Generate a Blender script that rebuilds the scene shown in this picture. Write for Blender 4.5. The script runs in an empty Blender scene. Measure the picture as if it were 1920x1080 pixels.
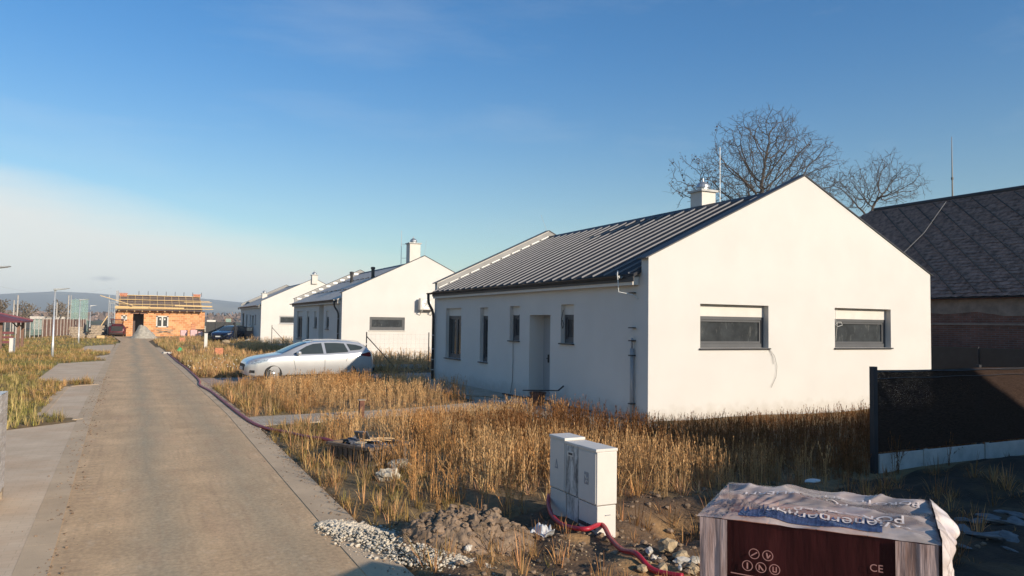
import bpy, math, random
import numpy as np
from mathutils import Vector, Matrix, noise
random.seed(11); rng = np.random.default_rng(5)
sc = bpy.context.scene
COL = sc.collection
R = math.radians
H = 2.05                                   # eye height of the drone camera, metres

# ------------------------------------------------------------------ camera
FPX, PITCH, ROLL, YAW = 1407.05, 0.0477, 0.0135, 0.4592
_cy, _sy = math.cos(YAW), math.sin(YAW)
CF = Vector((_sy*math.cos(PITCH), _cy*math.cos(PITCH), math.sin(PITCH)))
_r = Vector((_cy, -_sy, 0)); _u = _r.cross(CF)
CR = math.cos(ROLL)*_r + math.sin(ROLL)*_u
CU = -math.sin(ROLL)*_r + math.cos(ROLL)*_u
def _ray(px, py): return CF + CR*((px-960)/FPX) + CU*((540-py)/FPX)
def G(px, py, z=0.0):                      # where the sight line of a photo pixel meets the height z
    d = _ray(px, py); t = (z-H)/d.z
    return Vector((0, 0, H)) + d*t
def PX(px, py, x): d = _ray(px, py); return Vector((0, 0, H)) + d*(x/d.x)
def PY(px, py, y): d = _ray(px, py); return Vector((0, 0, H)) + d*(y/d.y)
cam = bpy.data.cameras.new('camera'); co = bpy.data.objects.new('camera', cam); COL.objects.link(co)
m = Matrix((CR, CU, -CF)).transposed().to_4x4(); m.translation = (0, 0, H); co.matrix_world = m
cam.sensor_width = 36; cam.lens = 36*FPX/1920; cam.clip_end = 20000; cam.clip_start = 0.05
sc.camera = co

# ------------------------------------------------------------------ light
SUN = Vector((0.42, -1.0, 0.38)).normalized()      # towards the sun: low, behind the camera, a little right
sl = bpy.data.lights.new('sun', 'SUN'); sl.energy = 5.0; sl.angle = R(0.53); sl.color = (1.0, 0.86, 0.68)
so = bpy.data.objects.new('sun', sl); COL.objects.link(so); so.rotation_euler = SUN.to_track_quat('Z', 'Y').to_euler()
w = bpy.data.worlds.new('World'); sc.world = w; w.use_nodes = True
nt = w.node_tree; nt.nodes.clear(); N = nt.nodes.new; L = nt.links.new
sky = N('ShaderNodeTexSky'); sky.sky_type = 'NISHITA'; sky.sun_disc = False
sky.sun_elevation = math.asin(SUN.z); sky.sun_rotation = math.atan2(SUN.x, SUN.y)
sky.air_density = 1.0; sky.dust_density = 0.6; sky.ozone_density = 3.5; sky.altitude = 250
tc = N('ShaderNodeTexCoord'); sep = N('ShaderNodeSeparateXYZ'); L(tc.outputs['Generated'], sep.inputs[0])
def mth(op, a, b=None, c=None, clamp=False):
    n = N('ShaderNodeMath'); n.operation = op; n.use_clamp = clamp
    for i, v in enumerate((a, b, c)):
        if v is None: continue
        if isinstance(v, (int, float)): n.inputs[i].default_value = v
        else: L(v, n.inputs[i])
    return n.outputs[0]
mp = N('ShaderNodeMapping'); mp.inputs['Scale'].default_value = (1.6, 1.6, 9.0); L(tc.outputs['Generated'], mp.inputs[0])
nz = N('ShaderNodeTexNoise'); nz.inputs['Scale'].default_value = 2.2; nz.inputs['Detail'].default_value = 7; nz.inputs['Roughness'].default_value = .55
L(mp.outputs[0], nz.inputs[0])
# thin low cloud bank, thicker to the north-west (left), fading to the right
edge = mth('ADD', mth('MULTIPLY', sep.outputs[0], -0.20), 0.150)
edge = mth('ADD', edge, mth('MULTIPLY', mth('SUBTRACT', nz.outputs[0], 0.5), 0.07))
low = mth('SMOOTH_MIN', mth('MULTIPLY', mth('SUBTRACT', edge, sep.outputs[2]), 15.0, clamp=True), 1.0, 0.25)
north = N('ShaderNodeMapRange'); north.interpolation_type = 'SMOOTHSTEP'; north.inputs[1].default_value = .45; north.inputs[2].default_value = .85; L(sep.outputs[1], north.inputs[0])
bank = mth('MULTIPLY', mth('MULTIPLY', low, 0.93, clamp=True), north.outputs[0])
# faint wisps high up
mp2 = N('ShaderNodeMapping'); mp2.inputs['Scale'].default_value = (1.0, 2.2, 6.0); mp2.inputs['Rotation'].default_value = (0, .25, .5); L(tc.outputs['Generated'], mp2.inputs[0])
nz2 = N('ShaderNodeTexNoise'); nz2.inputs['Scale'].default_value = 2.0; nz2.inputs['Detail'].default_value = 9; nz2.inputs['Roughness'].default_value = .6
L(mp2.outputs[0], nz2.inputs[0])
wisp = mth('MULTIPLY', mth('SUBTRACT', nz2.outputs[0], 0.52, clamp=True), 0.45, clamp=True)
mask = mth('MAXIMUM', bank, wisp)
mx = N('ShaderNodeMix'); mx.data_type = 'RGBA'; L(mask, mx.inputs[0]); mx.inputs[7].default_value = (6.2, 6.25, 6.0, 1)
deep = N('ShaderNodeMapRange'); deep.interpolation_type = 'SMOOTHSTEP'; deep.inputs[1].default_value = .02; deep.inputs[2].default_value = .40; L(sep.outputs[2], deep.inputs[0])
tint = N('ShaderNodeMix'); tint.data_type = 'RGBA'; L(deep.outputs[0], tint.inputs[0]); tint.inputs[6].default_value = (1.10, 1.06, .85, 1); tint.inputs[7].default_value = (.42, .86, 1.08, 1)
mul = N('ShaderNodeMix'); mul.data_type = 'RGBA'; mul.blend_type = 'MULTIPLY'; mul.inputs[0].default_value = 1; L(sky.outputs[0], mul.inputs[6]); L(tint.outputs[2], mul.inputs[7]); L(mul.outputs[2], mx.inputs[6])
# one small grey cloud above the hills
cdir = (_ray(196, 522)).normalized()
vd = N('ShaderNodeVectorMath'); vd.operation = 'SUBTRACT'; L(tc.outputs['Generated'], vd.inputs[0]); vd.inputs[1].default_value = cdir
vs = N('ShaderNodeVectorMath'); vs.operation = 'MULTIPLY'; L(vd.outputs[0], vs.inputs[0]); vs.inputs[1].default_value = (1/.017, 1/.017, 1/.0038)
vl = N('ShaderNodeVectorMath'); vl.operation = 'LENGTH'; L(vs.outputs[0], vl.inputs[0])
nz3 = N('ShaderNodeTexNoise'); nz3.inputs['Scale'].default_value = 90; nz3.inputs['Detail'].default_value = 4; L(tc.outputs['Generated'], nz3.inputs[0])
cm = mth('MULTIPLY', mth('SUBTRACT', mth('ADD', 0.55, mth('MULTIPLY', nz3.outputs[0], 0.9)), vl.outputs['Value'], clamp=True), 0.75, clamp=True)
mx2 = N('ShaderNodeMix'); mx2.data_type = 'RGBA'; L(cm, mx2.inputs[0]); L(mx.outputs[2], mx2.inputs[6]); mx2.inputs[7].default_value = (3.3, 3.6, 3.9, 1)
bg = N('ShaderNodeBackground'); bg.inputs[1].default_value = 0.115; L(mx2.outputs[2], bg.inputs[0])
wo = N('ShaderNodeOutputWorld'); L(bg.outputs[0], wo.inputs[0])
vset = sc.view_settings; vset.view_transform = 'Standard'; vset.look = 'None'; vset.exposure = 0.30; vset.gamma = 1; vset.use_curve_mapping = False

# ------------------------------------------------------------------ materials
def mat(name, base, rough=.85, metal=0.0, var=.15, vs=3.0, bump=0.0, bs=60.0, spec=.4, detail=5, c2=None, vlo=.35, vhi=.65, attr=None, trans=0.0, coat=0.0, stretch=None, alpha=1.0):
    mt = bpy.data.materials.new(name); mt.use_nodes = True
    t = mt.node_tree; p = t.nodes['Principled BSDF']; n = t.nodes.new; l = t.links.new
    p.inputs['Roughness'].default_value = rough; p.inputs['Metallic'].default_value = metal
    p.inputs['Specular IOR Level'].default_value = spec
    if coat: p.inputs['Coat Weight'].default_value = coat; p.inputs['Coat Roughness'].default_value = .06
    cd = n('ShaderNodeTexCoord'); src = cd.outputs['Object']
    if stretch:
        mpn = n('ShaderNodeMapping'); mpn.inputs['Scale'].default_value = stretch; l(src, mpn.inputs[0]); src = mpn.outputs[0]
    no = n('ShaderNodeTexNoise'); no.inputs['Scale'].default_value = vs; no.inputs['Detail'].default_value = detail; no.inputs['Roughness'].default_value = .6
    l(src, no.inputs[0])
    mr = n('ShaderNodeMapRange'); mr.inputs[1].default_value = vlo; mr.inputs[2].default_value = vhi; l(no.outputs[0], mr.inputs[0])
    mi = n('ShaderNodeMix'); mi.data_type = 'RGBA'; l(mr.outputs[0], mi.inputs[0])
    a = [max(0, c*(1-var)) for c in base]; b = [min(1, c*(1+var)) for c in base] if c2 is None else list(c2)
    mi.inputs[6].default_value = (*a, 1); mi.inputs[7].default_value = (*b, 1)
    out = mi.outputs[2]
    if attr:
        at = n('ShaderNodeAttribute'); at.attribute_name = attr
        mu = n('ShaderNodeMix'); mu.data_type = 'RGBA'; mu.blend_type = 'MULTIPLY'; mu.inputs[0].default_value = 1
        l(at.outputs['Color'], mu.inputs[6]); l(out, mu.inputs[7]); out = mu.outputs[2]
    l(out, p.inputs['Base Color'])
    if bump:
        nb = n('ShaderNodeTexNoise'); nb.inputs['Scale'].default_value = bs; nb.inputs['Detail'].default_value = 6; l(src, nb.inputs[0])
        bn = n('ShaderNodeBump'); bn.inputs['Strength'].default_value = bump; bn.inputs['Distance'].default_value = .02; l(nb.outputs[0], bn.inputs['Height']); l(bn.outputs[0], p.inputs['Normal'])
    if trans:
        tr = n('ShaderNodeBsdfTranslucent'); l(out, tr.inputs[0]); ms = n('ShaderNodeMixShader'); ms.inputs[0].default_value = trans
        l(p.outputs[0], ms.inputs[1]); l(tr.outputs[0], ms.inputs[2]); l(ms.outputs[0], t.nodes['Material Output'].inputs[0])
    if alpha < 1: p.inputs['Alpha'].default_value = alpha
    return mt
def nodes_of(mt):
    t = mt.node_tree; return t, t.nodes['Principled BSDF'], t.nodes.new, t.links.new
def base_link(mt):                          # the socket that feeds Base Color
    return mt.node_tree.nodes['Principled BSDF'].inputs['Base Color'].links[0].from_socket
def brick_over(mt, c1, c2, cm, scale, bw, bh, ms, axes='XZ', bump=.4):
    t, p, n, l = nodes_of(mt)
    cd = n('ShaderNodeTexCoord'); s = n('ShaderNodeSeparateXYZ'); cb = n('ShaderNodeCombineXYZ'); l(cd.outputs['Object'], s.inputs[0])
    l(s.outputs['XYZ'.index(axes[0])], cb.inputs[0]); l(s.outputs['XYZ'.index(axes[1])], cb.inputs[1])
    b = n('ShaderNodeTexBrick'); l(cb.outputs[0], b.inputs[0])
    b.inputs['Color1'].default_value = (*c1, 1); b.inputs['Color2'].default_value = (*c2, 1); b.inputs['Mortar'].default_value = (*cm, 1)
    b.inputs['Scale'].default_value = scale; b.inputs['Brick Width'].default_value = bw; b.inputs['Row Height'].default_value = bh; b.inputs['Mortar Size'].default_value = ms; b.inputs['Bias'].default_value = 0
    old = base_link(mt); mu = n('ShaderNodeMix'); mu.data_type = 'RGBA'; mu.blend_type = 'MULTIPLY'; mu.inputs[0].default_value = 1
    l(old, mu.inputs[6]); l(b.outputs[0], mu.inputs[7]); l(mu.outputs[2], p.inputs['Base Color'])
    if bump:
        bn = n('ShaderNodeBump'); bn.inputs['Strength'].default_value = bump; bn.inputs['Distance'].default_value = .01; bn.invert = True
        l(b.outputs['Fac'], bn.inputs['Height']); l(bn.outputs[0], p.inputs['Normal'])
    return mt
def stains_glints(mt, c, vs=1.5, lo=.55, hi=.75, amt=.7, stretch=(1, 1, 1)):
    t, p, n, l = nodes_of(mt); old = base_link(mt)
    cd = n('ShaderNodeTexCoord'); mpn = n('ShaderNodeMapping'); mpn.inputs['Scale'].default_value = stretch; mpn.inputs['Location'].default_value = (3.1, 7.7, 1.3); l(cd.outputs['Object'], mpn.inputs[0])
    no = n('ShaderNodeTexNoise'); no.inputs['Scale'].default_value = vs; no.inputs['Detail'].default_value = 8; no.inputs['Roughness'].default_value = .65; l(mpn.outputs[0], no.inputs[0])
    mr = n('ShaderNodeMapRange'); mr.inputs[1].default_value = lo; mr.inputs[2].default_value = hi; mr.inputs[4].default_value = amt; l(no.outputs[0], mr.inputs[0])
    mi = n('ShaderNodeMix'); mi.data_type = 'RGBA'; l(mr.outputs[0], mi.inputs[0]); l(old, mi.inputs[6]); mi.inputs[7].default_value = (*c, 1)
    l(mi.outputs[2], p.inputs['Base Color']); return mt

M = {}
M['plaster'] = stains_glints(mat('white_plaster', (.63, .608, .578), .9, var=.03, vs=.8, bump=.6, bs=95), (.57, .545, .51), .5, .55, .8, .25)
t, p, n, l = nodes_of(M['plaster']); old = base_link(M['plaster']); cdp = n('ShaderNodeTexCoord'); spz = n('ShaderNodeSeparateXYZ'); l(cdp.outputs['Object'], spz.inputs[0]); npz = n('ShaderNodeTexNoise'); npz.inputs['Scale'].default_value = 5; npz.inputs['Detail'].default_value = 8; l(cdp.outputs['Object'], npz.inputs[0])
mz = n('ShaderNodeMath'); mz.operation = 'MULTIPLY_ADD'; l(npz.outputs[0], mz.inputs[0]); mz.inputs[1].default_value = -.55; l(spz.outputs[2], mz.inputs[2]); mrz = n('ShaderNodeMapRange'); mrz.inputs[1].default_value = -.22; mrz.inputs[2].default_value = .10; mrz.inputs[3].default_value = .38; mrz.inputs[4].default_value = 0; l(mz.outputs[0], mrz.inputs[0])
mxz = n('ShaderNodeMix'); mxz.data_type = 'RGBA'; l(mrz.outputs[0], mxz.inputs[0]); l(old, mxz.inputs[6]); mxz.inputs[7].default_value = (.34, .28, .21, 1); l(mxz.outputs[2], p.inputs['Base Color'])
M['plaster_band'] = mat('grey_plaster', (.32, .32, .33), .9, var=.05, bump=.3, bs=160)
M['roofmetal'] = mat('anthracite_metal', (.045, .046, .052), .85, 0, var=.10, vs=1.5, spec=.12)
M['seam'] = mat('seam_glint_metal', (.22, .22, .235), .7, 0, var=.08, vs=4, spec=.15)  # roof coating made paler: sun glint on the ribs painted in
M['trim'] = mat('anthracite_trim', (.035, .036, .042), .5, .2, var=.1)
M['gutter'] = mat('gutter_metal', (.045, .042, .042), .4, .4, var=.15)
M['frame'] = mat('anthracite_frame', (.075, .078, .085), .5, 0, var=.08)
M['glass'] = stains_glints(mat('window_glass', (.045, .050, .054), .10, 0, var=.25, vs=2.5, spec=.5), (.25, .25, .24), 9, .55, .8, .55, (1, 1, .35))
M['carglass'] = mat('car_glass', (.04, .05, .052), .05, 0, var=.1, spec=.6)
M['white'] = mat('white_render', (.62, .585, .54), .8, var=.04)
M['greydoor'] = mat('grey_door', (.36, .36, .37), .5, var=.03)
M['zinc'] = mat('zinc', (.42, .43, .44), .4, .7, var=.12)
M['steel'] = mat('galvanised_steel', (.55, .56, .57), .45, .5, var=.1)
M['black'] = mat('black_plastic', (.015, .015, .016), .6, var=.2)
M['cable'] = mat('dark_cable', (.03, .03, .035), .6)
M['whitecable'] = mat('pale_cable', (.6, .6, .58), .6)
M['tiles'] = mat('grey_roof_tiles', (.50, .46, .42), .85, var=.18, vs=6, bump=.4, bs=25)
M['wood'] = mat('fresh_timber', (.62, .43, .21), .75, var=.2, vs=8, stretch=(1, 8, 8))
M['oldwood'] = mat('weathered_wood', (.33, .26, .19), .85, var=.3, vs=9)
M['concrete'] = stains_glints(mat('pale_concrete', (.46, .45, .43), .9, var=.12, vs=5, bump=.3, bs=70), (.25, .23, .20), 4, .55, .8, .5)
M['rust'] = mat('rusty_metal', (.14, .06, .04), .8, var=.4, vs=10)
M['red'] = mat('red_conduit', (.34, .014, .03), .45, var=.15, vs=12, spec=.5)
M['silver'] = mat('silver_paint', (.56, .565, .58), .28, .55, var=.03, coat=.6)
M['darkred'] = mat('dark_red_paint', (.10, .015, .02), .3, .2, var=.1, coat=.6)
M['navy'] = mat('navy_paint', (.012, .018, .05), .25, .2, var=.1, coat=.7)
M['tyre'] = mat('tyre_rubber', (.02, .02, .02), .8, var=.2)
M['rim'] = mat('alloy_rim', (.42, .42, .43), .3, .8, var=.1)
M['redlamp'] = mat('red_lamp', (.18, .008, .012), .2, var=.2, spec=.6)
M['clearlamp'] = mat('clear_lamp', (.35, .37, .40), .12, .5, var=.5, vs=14, spec=.7)
M['plate'] = mat('plate_white', (.7, .7, .68), .5)
M['soil'] = stains_glints(mat('brown_soil', (.20, .140, .095), .95, var=.45, vs=7, bump=.9, bs=26), (.34, .25, .165), 5, .55, .75, .6)
M['gravel'] = mat('pale_gravel', (.53, .465, .37), .9, var=.25, vs=9, bump=.4, bs=50)
M['stone'] = mat('grey_stone', (.42, .38, .31), .92, var=.3, vs=9, bump=.6, bs=30)
M['bark'] = mat('bark', (.085, .070, .060), .9, var=.35, vs=6)
M['barkpale'] = mat('pale_bark', (.17, .135, .10), .9, var=.3, vs=3)
M['claybrick'] = brick_over(mat('clay_block_wall', (.95, .95, .95), .9, var=.08, vs=1.2), (.50, .20, .075), (.76, .38, .17), (.66, .42, .26), 1.0, .5, .25, .022)
M['oldbrick'] = brick_over(stains_glints(mat('old_brick_wall', (.9, .9, .9), .95, var=.2, vs=2), (.35, .34, .34), 1.2, .5, .8, .6), (.24, .10, .07), (.17, .075, .055), (.20, .16, .14), 1.0, .29, .075, .010, 'YZ')
M['oldplaster'] = mat('flaking_plaster', (.25, .20, .165), .95, var=.2, vs=3, bump=.4, bs=20)
M['slate'] = mat('slate', (.27, .155, .115), .9, var=.45, vs=5, bump=.5, bs=18)
stains_glints(M['slate'], (.34, .30, .27), 7, .66, .78, .7, (.4, 1, 1))  # pale flecks paint sun sparkle into the slate colour
M['underlay'] = mat('roof_underlay', (.12, .085, .08), .8, var=.15)
M['brickred'] = mat('clay_pack', (.50, .20, .11), .9, var=.25, vs=12)
M['pinkfoil'] = mat('pink_foil', (.62, .40, .40), .35, var=.25, vs=9, bump=.5, bs=9)
M['net'] = mat('green_net', (.36, .50, .44), .9, var=.1, alpha=.42)
M['slatwood'] = mat('brown_slats', (.20, .115, .085), .85, var=.25, vs=2)
M['palepost'] = mat('pale_post', (.44, .40, .36), .7, var=.15)
M['maroon'] = mat('maroon_roof', (.16, .045, .055), .6, var=.12)
M['sand'] = mat('building_sand', (.35, .32, .27), .95, var=.2, vs=4, bump=.6, bs=12)
M['tarp'] = mat('black_tarpaulin', (.02, .021, .024), .5, var=.2, bump=.4, bs=4)
M['skin'] = mat('skin', (.45, .28, .2), .6)
M['cloth'] = mat('dark_clothes', (.02, .021, .026), .85, var=.2)
M['green'] = mat('green_bucket', (.05, .42, .16), .5)
M['cab'] = stains_glints(mat('cabinet_plastic', (.62, .585, .54), .55, var=.03, vs=5), (.48, .45, .41), 6, .62, .85, .3)
M['cabdirty'] = stains_glints(mat('dirty_cabinet_plastic', (.62, .61, .58), .6, var=.06, vs=6), (.10, .10, .10), 14, .43, .62, .85, (1, 1, .35))
M['sticker'] = mat('grey_sticker', (.30, .31, .33), .5)
M['darkslot'] = mat('dark_slot', (.05, .05, .055), .6)
M['greyslab'] = mat('grey_slab', (.15, .15, .155), .9, var=.3, vs=8)
M['cladding'] = mat('grey_cladding', (.24, .235, .23), .6, .1, var=.12, vs=2)
M['cratewood'] = mat('dark_crate_wood', (.13, .095, .07), .9, var=.35, vs=9)

# ------------------------------------------------------------------ object helpers
def tag(o, label=None, cat=None, group=None, kind=None):
    if label: o['label'] = label
    if cat: o['category'] = cat
    if group: o['group'] = group
    if kind: o['kind'] = kind
    return o
def thing(name, label, cat, loc=(0, 0, 0), rz=0.0, group=None):
    o = bpy.data.objects.new(name, None); COL.objects.link(o); o.empty_display_size = .2
    o.location = loc; o.rotation_euler = (0, 0, rz); return tag(o, label, cat, group)
def dup(root, loc, rz, label=None, group=None, scale=None):
    r = root.copy(); COL.objects.link(r); r.location = loc; r.rotation_euler = (0, 0, rz)
    if label: r['label'] = label
    if group: r['group'] = group
    if scale: r.scale = scale
    def rec(a, b):
        for ch in list(a.children):
            c = ch.copy(); COL.objects.link(c); c.parent = b; rec(ch, c)
    rec(root, r); return r
class MB:
    def __init__(s): s.v = []; s.f = []
    def poly(s, pts):
        i = len(s.v); s.v += [tuple(p) for p in pts]; s.f.append(list(range(i, i+len(pts)))); return s
    def box(s, x0, x1, y0, y1, z0, z1):
        i = len(s.v)
        s.v += [(x0, y0, z0), (x1, y0, z0), (x1, y1, z0), (x0, y1, z0), (x0, y0, z1), (x1, y0, z1), (x1, y1, z1), (x0, y1, z1)]
        s.f += [[i+a for a in q] for q in ((3, 2, 1, 0), (4, 5, 6, 7), (0, 1, 5, 4), (1, 2, 6, 5), (2, 3, 7, 6), (3, 0, 4, 7))]; return s
    def obox(s, c, size, mtx=None):
        i = len(s.v); hx, hy, hz = (a/2 for a in size); c = Vector(c)
        for p in ((-hx, -hy, -hz), (hx, -hy, -hz), (hx, hy, -hz), (-hx, hy, -hz), (-hx, -hy, hz), (hx, -hy, hz), (hx, hy, hz), (-hx, hy, hz)):
            q = Vector(p); q = mtx @ q if mtx is not None else q; s.v.append(tuple(c+q))
        s.f += [[i+a for a in q] for q in ((3, 2, 1, 0), (4, 5, 6, 7), (0, 1, 5, 4), (1, 2, 6, 5), (2, 3, 7, 6), (3, 0, 4, 7))]; return s
    def beam(s, p, q, w, h):
        p, q = Vector(p), Vector(q); d = q-p; mtx = d.to_track_quat('X', 'Z').to_matrix()
        return s.obox((p+q)/2, (d.length, w, h), mtx)
    def tube(s, pts, r, n=8, cap=True):
        pts = [Vector(p) for p in pts]; rs = r if isinstance(r, (list, tuple)) else [r]*len(pts)
        base = len(s.v); up = None
        for k, p in enumerate(pts):
            d = (pts[min(k+1, len(pts)-1)]-pts[max(k-1, 0)]).normalized()
            if up is None: up = d.orthogonal().normalized()
            a = (up - d*up.dot(d)); a = a.normalized() if a.length > 1e-6 else d.orthogonal().normalized(); up = a; b = d.cross(a)
            for j in range(n):
                t = 2*math.pi*j/n; s.v.append(tuple(p+(a*math.cos(t)+b*math.sin(t))*rs[k]))
        for k in range(len(pts)-1):
            for j in range(n):
                i0 = base+k*n+j; i1 = base+k*n+(j+1) % n; s.f.append([i0, i1, i1+n, i0+n])
        if cap: s.f.append([base+j for j in range(n)][::-1]); s.f.append([base+(len(pts)-1)*n+j for j in range(n)])
        return s
    def prism(s, poly, fn, a, b):           # polygon (p,q) pushed along the third axis from a to b; fn maps (p,q,t) to a point
        n = len(poly); i = len(s.v)
        s.v += [tuple(fn(p, q, a)) for p, q in poly]+[tuple(fn(p, q, b)) for p, q in poly]
        s.f.append([i+k for k in range(n)][::-1]); s.f.append([i+n+k for k in range(n)])
        for k in range(n): s.f.append([i+k, i+(k+1) % n, i+n+(k+1) % n, i+n+k])
        return s
    def blob(s, c, r, jit=.25, sub=1, sq=(1, 1, 1), seed=None, rot=None):
        t = (1+5**.5)/2
        vs = [Vector(p).normalized() for p in ((-1, t, 0), (1, t, 0), (-1, -t, 0), (1, -t, 0), (0, -1, t), (0, 1, t), (0, -1, -t), (0, 1, -t), (t, 0, -1), (t, 0, 1), (-t, 0, -1), (-t, 0, 1))]
        fs = [(0, 11, 5), (0, 5, 1), (0, 1, 7), (0, 7, 10), (0, 10, 11), (1, 5, 9), (5, 11, 4), (11, 10, 2), (10, 7, 6), (7, 1, 8), (3, 9, 4), (3, 4, 2), (3, 2, 6), (3, 6, 8), (3, 8, 9), (4, 9, 5), (2, 4, 11), (6, 2, 10), (8, 6, 7), (9, 8, 1)]
        for _ in range(sub):
            cache = {}; nf = []
            def mid(a, b):
                k = (min(a, b), max(a, b))
                if k not in cache: vs.append(((vs[a]+vs[b])/2).normalized()); cache[k] = len(vs)-1
                return cache[k]
            for a, b, c_ in fs:
                x, y, z = mid(a, b), mid(b, c_), mid(c_, a); nf += [(a, x, z), (b, y, x), (c_, z, y), (x, y, z)]
            fs = nf
        i = len(s.v); c = Vector(c); off = Vector((random.random()*50, random.random()*50, 0))
        for v in vs:
            k = 1+jit*(noise.noise(v*1.6+off)*1.2+random.uniform(-.35, .35)); p = Vector((v.x*sq[0], v.y*sq[1], v.z*sq[2]))*r*k
            if rot is not None: p = rot @ p
            s.v.append(tuple(c+p))
        s.f += [[i+a for a in f] for f in fs]; return s
    def lathe(s, prof, c=(0, 0, 0), n=24, axis='Z'):
        i = len(s.v); k = len(prof)
        for r, h in prof:
            for j in range(n):
                t = 2*math.pi*j/n; a, b = r*math.cos(t), r*math.sin(t)
                p = {'Z': (a, b, h), 'Y': (a, h, b), 'X': (h, a, b)}[axis]; s.v.append((c[0]+p[0], c[1]+p[1], c[2]+p[2]))
        for q in range(k-1):
            for j in range(n): s.f.append([i+q*n+j, i+q*n+(j+1) % n, i+(q+1)*n+(j+1) % n, i+(q+1)*n+j])
        s.f.append([i+j for j in range(n)][::-1]); s.f.append([i+(k-1)*n+j for j in range(n)]); return s
    def build(s, name, m, parent=None, smooth=False, bevel=0.0, label=None, fixn=True):
        me = bpy.data.meshes.new(name); me.from_pydata(s.v, [], s.f); me.validate()
        if fixn:
            import bmesh
            bm = bmesh.new(); bm.from_mesh(me); bmesh.ops.recalc_face_normals(bm, faces=bm.faces); bm.to_mesh(me); bm.free()
        if m is not None: me.materials.append(M[m] if isinstance(m, str) else m)
        if smooth: me.polygons.foreach_set('use_smooth', [True]*len(me.polygons))
        o = bpy.data.objects.new(name, me); COL.objects.link(o)
        if parent is not None: o.parent = parent
        if bevel:
            b = o.modifiers.new('bevel', 'BEVEL'); b.width = bevel; b.segments = 2; b.limit_method = 'ANGLE'
        if label: o['label'] = label
        return o
def npmesh(name, V, F, m, parent=None, colors=None, smooth=False):      # quads from numpy arrays
    me = bpy.data.meshes.new(name); nv, nf = len(V), len(F)
    me.vertices.add(nv); me.vertices.foreach_set('co', V.astype(np.float32).ravel())
    k = F.shape[1]; me.loops.add(nf*k); me.loops.foreach_set('vertex_index', F.astype(np.int32).ravel())
    me.polygons.add(nf); me.polygons.foreach_set('loop_start', np.arange(nf, dtype=np.int32)*k)
    try: me.polygons.foreach_set('loop_total', np.full(nf, k, dtype=np.int32))
    except Exception: pass
    if smooth: me.polygons.foreach_set('use_smooth', np.ones(nf, dtype=bool))
    me.update(calc_edges=True)
    if colors is not None:
        a = me.attributes.new('Col', 'FLOAT_COLOR', 'POINT'); c = np.ones((nv, 4), np.float32); c[:, :3] = colors; a.data.foreach_set('color', c.ravel())
    me.materials.append(M[m] if isinstance(m, str) else m)
    o = bpy.data.objects.new(name, me); COL.objects.link(o)
    if parent is not None: o.parent = parent
    return o
def text_part(name, body, size, mtx, m, parent=None, depth=.0008):
    cu = bpy.data.curves.new(name, 'FONT'); cu.body = body; cu.size = size; cu.extrude = depth; cu.align_x = 'CENTER'; cu.align_y = 'CENTER'
    tmp = bpy.data.objects.new('lettering_source', cu); COL.objects.link(tmp)
    bpy.context.view_layer.update(); dg = bpy.context.evaluated_depsgraph_get()
    me = bpy.data.meshes.new_from_object(tmp.evaluated_get(dg)); bpy.data.objects.remove(tmp); bpy.data.curves.remove(cu)
    me.transform(mtx); me.materials.clear(); me.materials.append(M[m] if isinstance(m, str) else m); me.name = name
    o = bpy.data.objects.new(name, me); COL.objects.link(o)
    if parent is not None: o.parent = parent
    return o
# ------------------------------------------------------------------ layout constants (house A is the near white house)
X0, Y0 = 9.65, 12.98; HW, HL = 9.22, 12.91
def interp(y, ys, xs): return np.interp(y, ys, xs)
RY = [-30, 7, 17.4, 32, 50, 76, 96, 110]; RXL = [-.35, -.62, -.85, -1.1, -1.3, -1.5, -2.6, -3.4]; RXR = [2.1, 2.06, 2.12, 1.88, 1.55, 1.05, 2.6, 5.0]
PATH = [(2.05, 15.25), (4.2, 15.75), (5.6, 16.15), (7.2, 16.45), (7.9, 16.4), (7.9, 12.2), (9.65, 12.2), (9.65, 26.2), (8.0, 26.2), (8.0, 18.3), (7.4, 17.75), (5.4, 17.1), (4.0, 16.95), (2.08, 16.75)]
DRIVE = [(1.9, 25.1), (9.65, 25.95), (16.0, 25.95), (16.0, 29.6), (1.86, 28.3)]
BAYS = [[(-8, 2), (-.84, 2), (-.84, 7.17), (-1.01, 17.2), (-2.06, 16.3), (-8, 10.6)],
        [(-1.0, 17.43), (-1.11, 26.6), (-1.94, 26.04), (-1.84, 18.66)], [(-1.16, 27.5), (-1.37, 41.4), (-3.2, 39.1), (-2.96, 28.5)],
        [(-1.4, 41.9), (-1.45, 48.2), (-2.05, 46), (-2.0, 42.4)], [(-1.53, 51.3), (-1.7, 66.9), (-3.5, 63.1), (-3.4, 54.8)]]
SOIL = [(2.35, 1.0), (2.2, 5.2), (2.25, 7.2), (3.2, 7.75), (4.3, 7.45), (5.2, 6.9), (6.6, 6.6), (8.6, 6.9), (15, 7.4), (15, 1.0)]
def inpoly(x, y, P):
    x = np.asarray(x); y = np.asarray(y); r = np.zeros(x.shape, bool); n = len(P)
    for i in range(n):
        (x1, y1), (x2, y2) = P[i], P[(i+1) % n]
        c = ((y1 > y) != (y2 > y)); with_ = (x2-x1)*(y-y1)/((y2-y1) if y2 != y1 else 1e-9)+x1
        r ^= c & (x < with_)
    return r
_perm = np.random.default_rng(3).random((256, 256))
def vnoise(x, y):
    x = np.asarray(x, float); y = np.asarray(y, float); xi = np.floor(x).astype(int); yi = np.floor(y).astype(int); fx = x-xi; fy = y-yi
    fx = fx*fx*(3-2*fx); fy = fy*fy*(3-2*fy); g = lambda a, b: _perm[a % 256, b % 256]
    return (g(xi, yi)*(1-fx)+g(xi+1, yi)*fx)*(1-fy)+(g(xi, yi+1)*(1-fx)+g(xi+1, yi+1)*fx)*fy
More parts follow.
